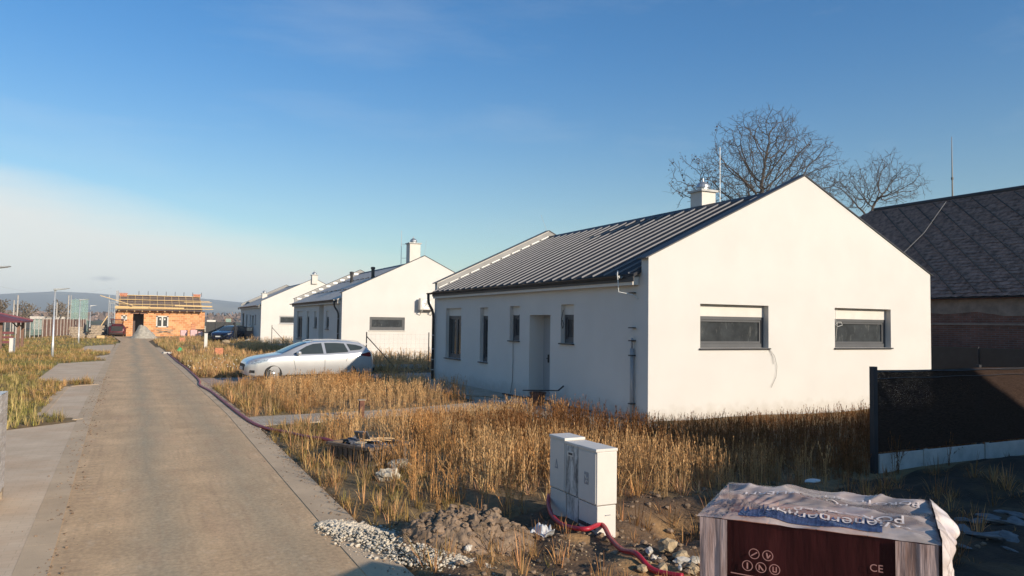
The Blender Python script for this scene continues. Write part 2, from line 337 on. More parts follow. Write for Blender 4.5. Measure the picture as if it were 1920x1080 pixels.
def fbm(x, y, o=4):
    s = 0; a = .5
    for k in range(o): s = s+a*vnoise(x*2**k+17*k, y*2**k+31*k); a *= .5
    return s
def roadmask(x, y): return (x > interp(y, RY, RXL)-.25) & (x < interp(y, RY, RXR)+.02) & (y > -31) & (y < 111)
def pavemask(x, y):
    r = roadmask(x, y) | inpoly(x, y, PATH) | inpoly(x, y, DRIVE)
    for b in BAYS: r |= inpoly(x, y, b)
    return r
def soilmask(x, y):
    dx = (fbm(x*1.3, y*1.3)-.47)*1.6; return inpoly(x+dx, y+dx, SOIL)
PITS = [(3.5, 7.0, .50, .26), (5.15, 6.35, .55, .34), (2.95, 7.55, .4, .16), (4.6, 6.2, .35, .14)]
def gz(x, y, nopave=False):
    x = np.asarray(x, float); y = np.asarray(y, float)
    near = np.clip(1-np.hypot(x, y-20)/120, 0, 1)
    z = .02+(fbm(x*.55, y*.55)-.47)*.12*near
    s = soilmask(x, y); z = z+np.where(s, (fbm(x*4, y*4, 5)-.47)*.17, 0)
    for px, py, r, d in PITS: z = z-d*np.exp(-((x-px)**2+(y-py)**2)/(r*r)*1.6)
    z = z+.28*np.exp(-((x-11.6)**2/5.0+(y-6.2)**2/.35))          # earth thrown up against the fence base
    edge = np.clip((x-interp(y, RY, RXR))/.5, 0, 1)
    z = np.where((x > 0) & (x < 4), z*np.where(edge < 1, edge, 1)-.01*(1-edge), z)
    if not nopave: z = np.where(pavemask(x, y), -.07, z)
    return z
def lines(segs):
    o = []
    for a, b, st in segs: o += list(np.arange(a, b, st))
    return np.array(o+[segs[-1][1]])
gx = lines([(-4900, -1400, 500), (-1400, -300, 110), (-300, -60, 24), (-60, -12, 3), (-12, 1.8, .4), (1.8, 7.4, .07), (7.4, 14, .22), (14, 30, .8), (30, 90, 5), (90, 400, 30), (400, 1500, 110), (1500, 4900, 500)])
gy = lines([(-1400, -300, 200), (-300, -40, 30), (-40, 3, 2), (3, 4.6, .2), (4.6, 9, .07), (9, 18, .3), (18, 50, .6), (50, 130, 3), (130, 400, 25), (400, 1500, 110), (1500, 4900, 400)])
XX, YY = np.meshgrid(gx, gy); ZZ = gz(XX, YY)
V = np.stack([XX.ravel(), YY.ravel(), ZZ.ravel()], 1); nx, ny = len(gx), len(gy)
idx = np.arange(nx*ny).reshape(ny, nx); F = np.stack([idx[:-1, :-1].ravel(), idx[:-1, 1:].ravel(), idx[1:, 1:].ravel(), idx[1:, :-1].ravel()], 1)
soil = soilmask(XX, YY).ravel(); n1 = fbm(XX*.25, YY*.25).ravel(); n2 = fbm(XX*2.1+9, YY*2.1).ravel()
straw = np.array([.22, .15, .075]); grn = np.array([.27, .235, .075]); brn = np.array([.145, .090, .052]); tan = np.array([.36, .215, .095])
c = straw[None]*(.75+.5*n2[:, None]); left = (XX.ravel() < -.5)
tg = np.clip((n1-.38)*5, 0, 1)[:, None]*np.where(left, .95, .10)[:, None]; c = c*(1-tg)+grn[None]*tg
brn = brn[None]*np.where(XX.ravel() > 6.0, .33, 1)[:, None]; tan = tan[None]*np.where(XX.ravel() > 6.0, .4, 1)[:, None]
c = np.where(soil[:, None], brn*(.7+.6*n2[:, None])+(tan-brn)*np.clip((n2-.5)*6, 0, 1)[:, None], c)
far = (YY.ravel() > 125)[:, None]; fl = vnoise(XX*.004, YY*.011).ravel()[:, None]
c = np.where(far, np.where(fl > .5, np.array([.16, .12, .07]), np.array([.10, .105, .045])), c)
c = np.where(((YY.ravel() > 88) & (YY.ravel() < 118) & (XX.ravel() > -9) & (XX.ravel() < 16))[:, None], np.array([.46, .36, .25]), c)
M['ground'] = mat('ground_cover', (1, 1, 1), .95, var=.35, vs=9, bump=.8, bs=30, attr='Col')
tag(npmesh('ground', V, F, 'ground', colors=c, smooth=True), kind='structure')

# road: one dusty sheet with a greyer wheel lane
M['road'] = mat('dusty_asphalt', (.58, .39, .22), .93, var=.15, vs=1.1, bump=.25, bs=60)
t, p, n, l = nodes_of(M['road']); old = base_link(M['road'])
cd = n('ShaderNodeTexCoord'); s_ = n('ShaderNodeSeparateXYZ'); l(cd.outputs['Object'], s_.inputs[0])
def rn(scale, st, det=6):
    a = n('ShaderNodeMapping'); a.inputs['Scale'].default_value = st; l(cd.outputs['Object'], a.inputs[0]); b = n('ShaderNodeTexNoise'); b.inputs['Scale'].default_value = scale; b.inputs['Detail'].default_value = det; b.inputs['Roughness'].default_value = .62; l(a.outputs[0], b.inputs[0]); return b.outputs[0]
def mm(op, a, b=None, clamp=False):
    k = n('ShaderNodeMath'); k.operation = op; k.use_clamp = clamp
    for i, v in enumerate((a, b)):
        if v is None: continue
        if isinstance(v, (int, float)): k.inputs[i].default_value = v
        else: l(v, k.inputs[i])
    return k.outputs[0]
wob = mm('MULTIPLY', mm('SUBTRACT', rn(.5, (1, .25, 1)), .5), 1.1)
xr = mm('ADD', mm('ADD', s_.outputs[0], mm('MULTIPLY', s_.outputs[1], .011)), wob)
def lane(cx, wd): return mm('SUBTRACT', 1.0, mm('MULTIPLY', mm('ABSOLUTE', mm('SUBTRACT', xr, cx)), 1/wd), True)
grey = mm('MULTIPLY', mm('MAXIMUM', mm('MAXIMUM', lane(.35, .42), mm('MULTIPLY', lane(1.35, .5), .8)), mm('MULTIPLY', lane(-.72, .2), .5)), mm('ADD', .35, rn(1.6, (1, .35, 1))), True)
mi = n('ShaderNodeMix'); mi.data_type = 'RGBA'; l(mm('MULTIPLY', grey, 1.0), mi.inputs[0]); l(old, mi.inputs[6]); mi.inputs[7].default_value = (.38, .30, .195, 1)
speck = mm('MULTIPLY', mm('SUBTRACT', rn(38, (1, 1, 1), 3), .66, True), 5.0, True)
mi2 = n('ShaderNodeMix'); mi2.data_type = 'RGBA'; l(mm('MULTIPLY', speck, .5), mi2.inputs[0]); l(mi.outputs[2], mi2.inputs[6]); mi2.inputs[7].default_value = (.58, .48, .36, 1)
red = mm('MULTIPLY', mm('SUBTRACT', rn(1.3, (1.4, .3, 1), 5), .52, True), 3.5, True)
mi3 = n('ShaderNodeMix'); mi3.data_type = 'RGBA'; l(mm('MULTIPLY', red, .7), mi3.inputs[0]); l(mi2.outputs[2], mi3.inputs[6]); mi3.inputs[7].default_value = (.52, .325, .195, 1)
stk = mm('MULTIPLY', mm('SUBTRACT', rn(2.2, (5, .35, 1), 8), .50, True), 5.0, True)
mi4 = n('ShaderNodeMix'); mi4.data_type = 'RGBA'; l(mm('MULTIPLY', stk, .55), mi4.inputs[0]); l(mi3.outputs[2], mi4.inputs[6]); mi4.inputs[7].default_value = (.40, .265, .155, 1)
stl = mm('MULTIPLY', mm('SUBTRACT', rn(3.1, (2.2, 1.0, 1), 9), .57, True), 7.0, True)
mi5 = n('ShaderNodeMix'); mi5.data_type = 'RGBA'; l(mm('MULTIPLY', stl, .40), mi5.inputs[0]); l(mi4.outputs[2], mi5.inputs[6]); mi5.inputs[7].default_value = (.62, .48, .33, 1)
tr2 = n('ShaderNodeTexWave'); tr2.wave_type = 'BANDS'; tr2.bands_direction = 'Y'; tr2.inputs['Scale'].default_value = 1.7; tr2.inputs['Distortion'].default_value = 1.5; tr2.inputs['Detail'].default_value = 3; tr2.inputs['Detail Scale'].default_value = 3; l(cd.outputs['Object'], tr2.inputs[0])
tm_ = mm('MULTIPLY', mm('MULTIPLY', mm('MAXIMUM', lane(-.42, .22), mm('MULTIPLY', lane(.98, .25), .6)), mm('MULTIPLY', mm('SUBTRACT', rn(.9, (1, .4, 1), 4), .40, True), 5.0, True)), tr2.outputs[1])
mi6 = n('ShaderNodeMix'); mi6.data_type = 'RGBA'; l(mm('MULTIPLY', tm_, .6), mi6.inputs[0]); l(mi5.outputs[2], mi6.inputs[6]); mi6.inputs[7].default_value = (.36, .235, .135, 1)
agg = n('ShaderNodeMapRange'); agg.inputs[1].default_value = .3; agg.inputs[2].default_value = .7; agg.inputs[3].default_value = .80; agg.inputs[4].default_value = 1.18; l(rn(24, (1, .8, 1), 9), agg.inputs[0])
mi7 = n('ShaderNodeMix'); mi7.data_type = 'RGBA'; mi7.blend_type = 'MULTIPLY'; mi7.inputs[0].default_value = 1; l(mi6.outputs[2], mi7.inputs[6]); l(agg.outputs[0], mi7.inputs[7]); l(mi7.outputs[2], p.inputs['Base Color'])
trd = n('ShaderNodeTexWave'); trd.wave_type = 'BANDS'; trd.bands_direction = 'Y'; trd.inputs['Scale'].default_value = 2.6; trd.inputs['Distortion'].default_value = 2.5; trd.inputs['Detail'].default_value = 2; l(cd.outputs['Object'], trd.inputs[0])
hgt = mm('ADD', mm('MULTIPLY', trd.outputs[1], mm('MULTIPLY', mm('MAXIMUM', lane(-.40, .28), lane(1.0, .3)), .07)), mm('MULTIPLY', rn(22, (1, 1, 1)), .8))
bn = n('ShaderNodeBump'); bn.inputs['Strength'].default_value = .30; bn.inputs['Distance'].default_value = .02; l(hgt, bn.inputs['Height']); l(bn.outputs[0], p.inputs['Normal'])
def strip(name, ys, xa, xb, z, m, nx=2, wig=0.0):
    vs, fs = [], []
    for j, y in enumerate(ys):
        a, b = xa(y), xb(y)
        for i in range(nx+1): vs.append((a+(b-a)*i/nx, y, z))
    for j in range(len(ys)-1):
        for i in range(nx): q = j*(nx+1)+i; fs.append((q, q+1, q+nx+2, q+nx+1))
    me = MB(); me.v = vs; me.f = fs; return me.build(name, m)
ys = list(np.arange(-30, 110.1, 2.0))
tag(strip('road', ys, lambda y: float(interp(y, RY, RXL)), lambda y: float(interp(y, RY, RXR))-.28, .004, 'road', 6), kind='structure')
M['kerb'] = stains_glints(mat('dusty_kerb', (.52, .385, .25), .92, var=.12, vs=1.2, bump=.2, bs=70), (.36, .26, .165), 1.6, .5, .75, .6, (1, .5, 1))
def kerb(name, xa, xb, y0, y1, st):
    mb = MB(); y = y0
    while y < y1:
        p = [(xa(y+.001), y+.001), (xb(y+.001), y+.001), (xb(y+st-.001), y+st-.001), (xa(y+st-.001), y+st-.001)]; mb.prism(p, lambda u, v, t: (u, v, t), -.08, .0105); y += st
    return tag(mb.build(name, 'kerb'), kind='structure')
kerb('kerb', lambda y: float(interp(y, RY, RXR))-.355, lambda y: float(interp(y, RY, RXR))-.01, -10, 60, 1.0)
kerb('kerb', lambda y: float(interp(y, RY, RXL))-.22, lambda y: float(interp(y, RY, RXL))+.03, -10, 70, 1.0)
def pave(name, poly, m, z=.012):
    mb = MB(); mb.prism(poly, lambda a, b, t: (a, b, t), -.09, z); return tag(mb.build(name, m), kind='structure')
M['paver'] = brick_over(mat('grey_pavers', (.95, .93, .90), .92, var=.15, vs=2.5), (.50, .43, .345), (.43, .37, .295), (.28, .22, .16), 1.0, .2, .1, .006, 'XY', .3)
M['paverpink'] = brick_over(mat('pinkish_pavers', (.95, .93, .90), .92, var=.15, vs=2.5), (.48, .345, .275), (.42, .30, .24), (.26, .19, .14), 1.0, .2, .1, .006, 'XY', .3)
M['baypave'] = brick_over(stains_glints(mat('bay_pavers', (.95, .93, .90), .93, var=.12, vs=1.2), (.80, .64, .50), .8, .45, .7, .5), (.66, .51, .36), (.62, .48, .34), (.55, .43, .30), 1.0, .2, .1, .004, 'XY', .10)
pave('path', PATH, 'paver'); pave('driveway', DRIVE, 'paverpink', .010)
for b in BAYS: pave('parking_bay', b, 'baypave', .008)
# slim kerb bands framing the second bay
mb = MB()
for a, b_ in (((-1.84, 18.66), (-1.94, 26.04)), ((-1.94, 26.04), (-1.14, 26.6)), ((-1.84, 18.66), (-1.06, 17.5))): mb.beam((*a, -.02), (*b_, -.02), .22, .075)
tag(mb.build('kerb', 'kerb'), kind='structure')

# far hills and the wood at their foot
def ridge(x):
    return 62+42*np.exp(-((x+260)/700)**2)+10*np.sin(x*.0031+1)+14*(fbm(x*.0022+5, x*0+3, 5)-.47)*2+12*np.exp(-((x-2600)/900)**2)
hx = np.arange(-4300, 4701, 60.); hv = np.linspace(0, 1, 22); HX, HV = np.meshgrid(hx, hv)
HY = 2500+HV*1900+300*(fbm(HX*.0012, HV*0+2)-.5); prof = np.sin(np.clip(HV*1.25, 0, 1)*math.pi*.5)**1.3*np.where(HV > .8, 1-(HV-.8)*4.6, 1)
HZ = ridge(HX)*prof*1.15*(1-.16*fbm(HX*.004, HV*6))-.3
idx = np.arange(HX.size).reshape(HX.shape); F = np.stack([idx[:-1, :-1].ravel(), idx[:-1, 1:].ravel(), idx[1:, 1:].ravel(), idx[1:, :-1].ravel()], 1)
pn = vnoise(HX*.006, HV*11).ravel()[:, None]; pn2 = fbm(HX*.02, HV*30).ravel()[:, None]
hc = np.array([.035, .040, .028])*(.6+.8*pn2)
hc = np.where((pn > .66) & (HV.ravel()[:, None] < .55) & (HX.ravel()[:, None] > 120), np.array([.17, .15, .09]), hc)
M['hill'] = mat('wooded_hills', (1, 1, 1), .95, var=.3, vs=.03, attr='Col')
tag(npmesh('hills', np.stack([HX.ravel(), HY.ravel(), HZ.ravel()], 1), F, 'hill', colors=hc, smooth=True), kind='structure')
def leafcloud(pts, size, ar=1.0):            # random small quads
    n = len(pts); a = rng.normal(size=(n, 3)); a /= np.linalg.norm(a, axis=1)[:, None]; b = np.cross(a, rng.normal(size=(n, 3))); b /= np.linalg.norm(b, axis=1)[:, None]
    s = (size*(.6+.8*rng.random(n)))[:, None]; a = a*s*ar; b = b*s
    V = np.stack([pts-a-b, pts+a-b, pts+a+b, pts-a+b], 1).reshape(-1, 3); F = np.arange(4*n).reshape(n, 4); return V, F
nw = 26000; wx = rng.uniform(-700, 1300, nw); wy = rng.uniform(620, 1150, nw)
wh = 3+7.5*fbm(wx*.03, wy*.01); wz = wh*rng.random(nw)**.8
V, F = leafcloud(np.stack([wx, wy, wz], 1), np.full(nw, 1.35)); wc = np.repeat(np.array([.21, .145, .115])[None]*(.55+.9*rng.random((nw, 1))), 4, 0)
M['wood_far'] = mat('bare_wood', (1, 1, 1), .95, var=.2, vs=.1, attr='Col')
tag(npmesh('distant_wood', V, F, 'wood_far', colors=wc), kind='stuff', label='distant belt of bare brown trees along the foot of the hills', cat='wood')

# the air
mb = MB(); mb.box(-5100, 5100, -1600, 5100, -1.2, 105)
hz_ = mb.build('haze', None); tag(hz_, kind='stuff', label='thin bluish autumn haze hanging over the fields', cat='haze')
vm = bpy.data.materials.new('thin_haze'); vm.use_nodes = True; vt = vm.node_tree; vt.nodes.remove(vt.nodes['Principled BSDF'])
pv = vt.nodes.new('ShaderNodeVolumePrincipled'); pv.inputs['Color'].default_value = (.79, .89, 1, 1); pv.inputs['Density'].default_value = .00030; pv.inputs['Anisotropy'].default_value = .0
vt.links.new(pv.outputs[0], vt.nodes['Material Output'].inputs['Volume']); hz_.data.materials.append(vm)

# ------------------------------------------------------------------ grass
def strip_quads(cent, side, wd):            # ribbon through the points cent (k,3)
    k = len(cent); V = np.empty((2*k, 3)); V[0::2] = cent-side*wd[:, None]; V[1::2] = cent+side*wd[:, None]
    F = np.array([[2*i, 2*i+1, 2*i+3, 2*i+2] for i in range(k-1)]); return V, F
def plant(kind, wmul=1.0):
    Vs, Fs, Cs = [], [], []; o = 0
    def add(V, F, c):
        nonlocal o
        Vs.append(V); Fs.append(F+o); Cs.append(np.broadcast_to(c, V.shape) if np.ndim(c) == 1 else c); o += len(V)
    straw_ = np.array([.70, .485, .255]); head = np.array([.62, .40, .195]); leaf = np.array([.58, .38, .175]); grn_ = np.array([.36, .285, .11])
    if kind == 'tall':
        for k in range(rng.integers(3, 6)):
            a = rng.uniform(0, 2*math.pi); b0 = np.array([math.cos(a), math.sin(a), 0])*rng.uniform(0, .09); hgt_ = rng.uniform(.65, 1.0)
            ln = np.array([rng.normal(), rng.normal(), 0])*(.07 if rng.random() < .7 else .26); hgt_ *= (1 if abs(ln[0])+abs(ln[1]) < .3 else .8); tt = np.linspace(0, 1, 4)[:, None]
            cent = b0+ln*tt**2*1.2+np.array([0, 0, 1])*tt*hgt_; sd = np.array([math.cos(a+1), math.sin(a+1), 0])
            cc = straw_*rng.uniform(.7, 1.2); add(*strip_quads(cent, sd, np.array([.0045, .004, .0035, .002])*wmul), cc)
            hd = head*rng.uniform(.6, 1.35)
            for q in range(rng.integers(8, 13)):       # narrow plume of small seed bracts
                f = rng.uniform(.58, 1.03); pc = b0+ln*f*f*1.2+np.array([0, 0, f*hgt_]); an = rng.uniform(0, 6.28); u = np.array([math.cos(an), math.sin(an), 0])
                L_ = rng.uniform(.03, .065); ww = rng.uniform(.004, .009)*wmul; tip = pc+u*L_*.38+np.array([0, 0, L_]); sd2 = np.array([-u[1], u[0], 0])
                add(np.array([pc-sd2*ww*.4, pc+sd2*ww, tip+sd2*ww*.4, tip-sd2*ww]), np.array([[0, 1, 2, 3]]), hd*rng.uniform(.7, 1.3))
            for q in range(rng.integers(3, 6)):
                f = rng.uniform(.05, .6); pc = b0+ln*f*f+np.array([0, 0, f*hgt_]); an = rng.uniform(0, 6.28); u = np.array([math.cos(an), math.sin(an), 0]); L_ = rng.uniform(.09, .22)
                t3 = np.linspace(0, 1, 3)[:, None]; cent = pc+u*t3*L_*.6+np.array([0, 0, 1])*(t3*.75-t3**2*rng.uniform(.3, 1.0))*L_
                add(*strip_quads(cent, np.array([-u[1], u[0], 0]), np.array([.005, .006, .001])*wmul), leaf*rng.uniform(.55, 1.2))
    else:
        cnt, hh, col_ = {'short': (13, .30, grn_), 'dry': (14, .42, straw_*.85), 'litter': (11, .16, straw_*.7)}[kind]
        for k in range(cnt):
            a = rng.uniform(0, 6.28); u = np.array([math.cos(a), math.sin(a), 0]); b0 = u*rng.uniform(0, .10); L_ = hh*rng.uniform(.5, 1.1); t3 = np.linspace(0, 1, 4)[:, None]; dr = rng.uniform(.15, .95)
            if kind == 'litter': dr = rng.uniform(.5, 1.2)
            cent = b0+u*t3*L_*dr*.8+np.array([0, 0, 1])*(t3*1.1-t3**2*dr*.75)*L_
            add(*strip_quads(cent, np.array([-u[1], u[0], 0]), np.array([.0045, .005, .004, .0008])*wmul), col_*rng.uniform(.6, 1.4)*np.array([1, rng.uniform(.85, 1.1), 1]))
    return np.concatenate(Vs), np.concatenate(Fs), np.concatenate(Cs)
M['grass'] = mat('dry_grass', (.98, .98, .98), .8, var=.10, vs=.6, attr='Col', trans=.2, spec=.1)
def field(name, x, y, kinds, smin, smax, label, wmul=1.0, tint=None, cat='grass', nt_=5, hmod=None):
    n = len(x); tm = [plant(k, wmul) for k in kinds for _ in range(nt_)]; which = rng.integers(0, len(tm), n)
    z = gz(x, y)-.015; VV, FF, CC = [], [], []; off = 0
    cl = fbm(x*.9+3, y*.9)[:, None]; cl2 = fbm(x*.35+40, y*.35)
    for k, (V, F, C) in enumerate(tm):
        s = np.nonzero(which == k)[0]; q = len(s)
        if not q: continue
        an = rng.uniform(0, 6.28, q); sc_ = rng.uniform(smin, smax, q)*(.7+.65*cl2[s])*(hmod(x[s], y[s]) if hmod else 1); ca, sa = np.cos(an)[:, None]*sc_[:, None], np.sin(an)[:, None]*sc_[:, None]
        wx_ = V[None, :, 0]*ca-V[None, :, 1]*sa; wy_ = V[None, :, 0]*sa+V[None, :, 1]*ca; wz_ = V[None, :, 2]*sc_[:, None]*rng.uniform(.85, 1.15, q)[:, None]
        P = np.stack([wx_+x[s][:, None], wy_+y[s][:, None], wz_+z[s][:, None]], 2).reshape(-1, 3)
        f = (F[None]+(np.arange(q)*len(V))[:, None, None]).reshape(-1, 4)+off; off += len(P)
        base = C[None]*(.62+.75*cl[s])[:, :, None]*rng.uniform(.8, 1.2, (q, 1, 1))
        if tint is not None:
            tv = tint(x[s], y[s]); base = base*tv[:, None, :]
        VV.append(P); FF.append(f); CC.append(base.reshape(-1, 3))
    o = npmesh(name, np.concatenate(VV), np.concatenate(FF), 'grass', colors=np.clip(np.concatenate(CC), 0, 1)); return tag(o, label, cat, kind='stuff')
RECTS = [(X0-.05, X0+HW+.1, Y0-.12, Y0+HL+.1), (X0-.05, X0+HW+.1, 39.9, 54.5), (X0-.05, X0+HW+.1, 69.8, 85.5), (3.9, 4.4, 6.2, 7.4), (2.55, 4.1, 1.9, 4.1), (3.05, 3.7, 10.9, 12.1), (9.2, 19, 7.1, 7.5), (26.3, 40, -40, 90)]
def clear(x, y, margin=0):
    ok = ~pavemask(x, y)
    for a, b, c_, d in RECTS: ok &= ~((x > a) & (x < b) & (y > c_) & (y < d))
    ok &= ((x-2.75)/.95)**2+((y-6.75)/.62)**2 > 1          # soil heap
    ok &= ((x-4.5)/.55)**2+((y-5.45)/.45)**2 > 1
    return ok
def scatter(x0, x1, y0, y1, dens, cond=None):
    n = int((x1-x0)*(y1-y0)*dens); x = rng.uniform(x0, x1, n); y = rng.uniform(y0, y1, n); k = clear(x, y)
    if cond is not None: k &= cond(x, y)
    return x[k], y[k]
cat_ = lambda *ps: (np.concatenate([p[0] for p in ps]), np.concatenate([p[1] for p in ps]))
rx = lambda y: interp(y, RY, RXR)
def hgold(x, y):
    edge_y = np.interp(x, [2, 4.2, 5.6, 7.2, 8], [15.25, 15.75, 16.15, 16.45, 16.4]); d = np.clip((edge_y-y)/2.6, 0, 1); h_ = np.where((y < edge_y) & (x < 8), .34+.66*d, 1.0)
    d2 = np.clip((y-17.2)/1.6, 0, 1)*np.clip(1.25-(y-20.5)/9, .62, 1); h_ = np.where(y > edge_y, .5+.5*d2, h_); h_ = np.where((y > 22.5) & (x < 5), h_*.72, h_); return np.where(x > 9.0, np.clip((13.3-y)*.30, .16, .95), h_)*np.where((x > 7.9) & (x <= 9.0) & (y < 14), .6, 1)
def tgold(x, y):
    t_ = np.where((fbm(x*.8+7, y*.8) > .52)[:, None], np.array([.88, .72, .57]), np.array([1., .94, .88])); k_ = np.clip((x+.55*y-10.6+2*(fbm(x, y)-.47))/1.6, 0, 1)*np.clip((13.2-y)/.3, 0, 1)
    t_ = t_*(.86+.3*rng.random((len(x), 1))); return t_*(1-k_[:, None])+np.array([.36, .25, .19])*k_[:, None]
gold = cat_(scatter(2.0, 9.6, 7.2, 25.4, 52, lambda x, y: (x > rx(y)+.55+.7*fbm(x, y)) & ~soilmask(x, y) & (fbm(x*1.3+20, y*1.3) > .33)),
            scatter(4.2, 19.5, 5.8, 12.9, 44, lambda x, y: ~soilmask(x, y) & (y > 6.6+.8*fbm(x, y)-(x > 9)*0)))
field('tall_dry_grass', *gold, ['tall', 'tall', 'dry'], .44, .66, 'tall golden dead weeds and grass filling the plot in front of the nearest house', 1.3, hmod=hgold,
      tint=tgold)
edge_ = scatter(1.9, 4.2, 4.5, 25.2, 34, lambda x, y: (x > rx(y)-.03) & (x < rx(y)+1.3) & ~(soilmask(x, y) & (rng.random(x.shape) > .12)))
field('short_verge_grass', *edge_, ['short', 'dry', 'dry', 'short'], .5, .95, 'low mixed green and straw grass along the right kerb of the lane', .9,
      tint=lambda x, y: np.where((rng.random(x.shape) > .45)[:, None], np.array([1.0, .84, .68]), np.array([.75, .74, .66])))
sx, sy = scatter(2.2, 10, 4.2, 8.2, 46, lambda x, y: soilmask(x, y) & (fbm(x*1.7, y*1.7) > .43))
field('dead_grass_tufts', sx, sy, ['litter', 'litter', 'dry'], .4, .85, 'dead grass tufts scattered over the dug brown soil by the cabinets', .9, tint=lambda x, y: np.array([.72, .56, .44])[None]*(.6+.7*rng.random((len(x), 1))))
back = cat_(scatter(2.2, 12, 29.3, 39.8, 12, lambda x, y: x > 9.0-.0*y), scatter(9.8, 24, 29.8, 39.8, 11), scatter(19.3, 26, 8, 30, 7), scatter(7.2, 16, 56, 69.6, 8))
field('tall_dry_grass', *back, ['tall', 'dry'], .45, .75, 'tall dead grass growing below the gables of the two farther houses', 2.2)
mid = cat_(scatter(1.2, 9.3, 28.2, 42, 22, lambda x, y: x > rx(y)+.05), scatter(.8, 9.4, 42, 92, 9, lambda x, y: (x > rx(y)+.1) & (fbm(x*.6, y*.3) > .36)))
field('meadow_grass', *mid, ['dry', 'short', 'dry'], .55, 1.15, 'olive and straw coloured grass on the verges before the farther houses', 1.8,
      tint=lambda x, y: np.where((fbm(x*.3+5, y*.2) > .48)[:, None], np.array([.78, .78, .66]), np.array([.92, .82, .72])))
lv = cat_(scatter(-9, -1.2, 14, 30, 40), scatter(-13, -1.2, 30, 60, 24), scatter(-18, -1.4, 60, 96, 9))
field('verge_grass', *lv, ['short', 'short', 'dry'], .35, .75, 'yellowish green tufted grass on the verge left of the lane', 1.5,
      tint=lambda x, y: np.where((fbm(x*.5, y*.35) > .47)[:, None], np.array([.90, .82, .66]), np.array([.74, .82, .62])))
# ------------------------------------------------------------------ houses
def wall_grid(mb, o, u, nrm, W_, H_, holes, depth, floor=0.0):
    o, u, nrm = Vector(o), Vector(u), Vector(nrm); z = Vector((0, 0, 1))
    us = sorted({0, W_, *[h[0] for h in holes], *[h[1] for h in holes]}); zs = sorted({floor, H_, *[h[2] for h in holes], *[h[3] for h in holes]})
    P = lambda a, b, d=0: o+u*a+z*b-nrm*d
    for i in range(len(us)-1):
        for j in range(len(zs)-1):
            a, b, c_, d = us[i], us[i+1], zs[j], zs[j+1]
            if any(h[0] <= a and b <= h[1] and h[2] <= c_ and d <= h[3] for h in holes): continue
            mb.poly([P(a, c_), P(b, c_), P(b, d), P(a, d)])
    for h in holes:
        dd = h[4] if len(h) > 4 else depth; a, b, c_, d = h[:4]
        mb.poly([P(a, c_), P(a, d), P(a, d, dd), P(a, c_, dd)]); mb.poly([P(b, c_), P(b, d), P(b, d, dd), P(b, c_, dd)])
        mb.poly([P(a, d), P(b, d), P(b, d, dd), P(a, d, dd)]); mb.poly([P(a, c_), P(b, c_), P(b, c_, dd), P(a, c_, dd)])
def window(root, o, u, nrm, a, b, z0, z1, box=.26, dep=.145, two=False, sill='trim', sillw=.06, frame='frame', fw=.07):
    o, u, nrm = Vector(o), Vector(u), Vector(nrm); zz = Vector((0, 0, 1))
    def bx(mb, p0, p1, q0, q1, d0, d1):
        c = o+u*(p0+p1)/2+zz*(q0+q1)/2-nrm*(d0+d1)/2; mtx = Matrix((u, -nrm, zz)).transposed(); mb.obox(c, (p1-p0, d1-d0, q1-q0), mtx)
    zt = z1-box; f = MB(); d0, d1 = dep-.045, dep+.05
    bx(f, a+.002, a+fw, z0, zt, d0, d1); bx(f, b-fw, b-.002, z0, zt, d0, d1); bx(f, a+fw, b-fw, zt-fw, zt-.002, d0, d1); bx(f, a+fw, b-fw, z0+.002, z0+fw*1.4, d0, d1)
    g0, g1 = d0+.02, d1; s0, s1, t0, t1 = a+fw, b-fw, z0+fw*1.4, zt-fw; k = .05
    if s1-s0 > .25:
        bx(f, s0+.002, s0+k, t0+.002, t1-.002, g0, g1); bx(f, s1-k, s1-.002, t0+.002, t1-.002, g0, g1); bx(f, s0+k, s1-k, t1-k, t1-.003, g0, g1); bx(f, s0+k, s1-k, t0+.003, t0+k, g0, g1)
        if two: bx(f, (s0+s1)/2-.06, (s0+s1)/2+.06, t0+k, t1-k, g0, g1)
    w_ = f.build('window', frame, root)
    g = MB(); bx(g, a+.004, b-.004, z0+.004, zt-.004, dep+.005, dep+.02); g.build('pane', 'glass', w_)
    if box: s = MB(); bx(s, a+.002, b-.002, zt, z1-.002, dep-.055, dep+.045); s.build('shutter_box', 'white', w_)
    if sill: s = MB(); bx(s, a-.03, b+.03, z0-.032, z0-.002, -sillw, dep+.02); s.build('sill', sill, w_)
    return w_
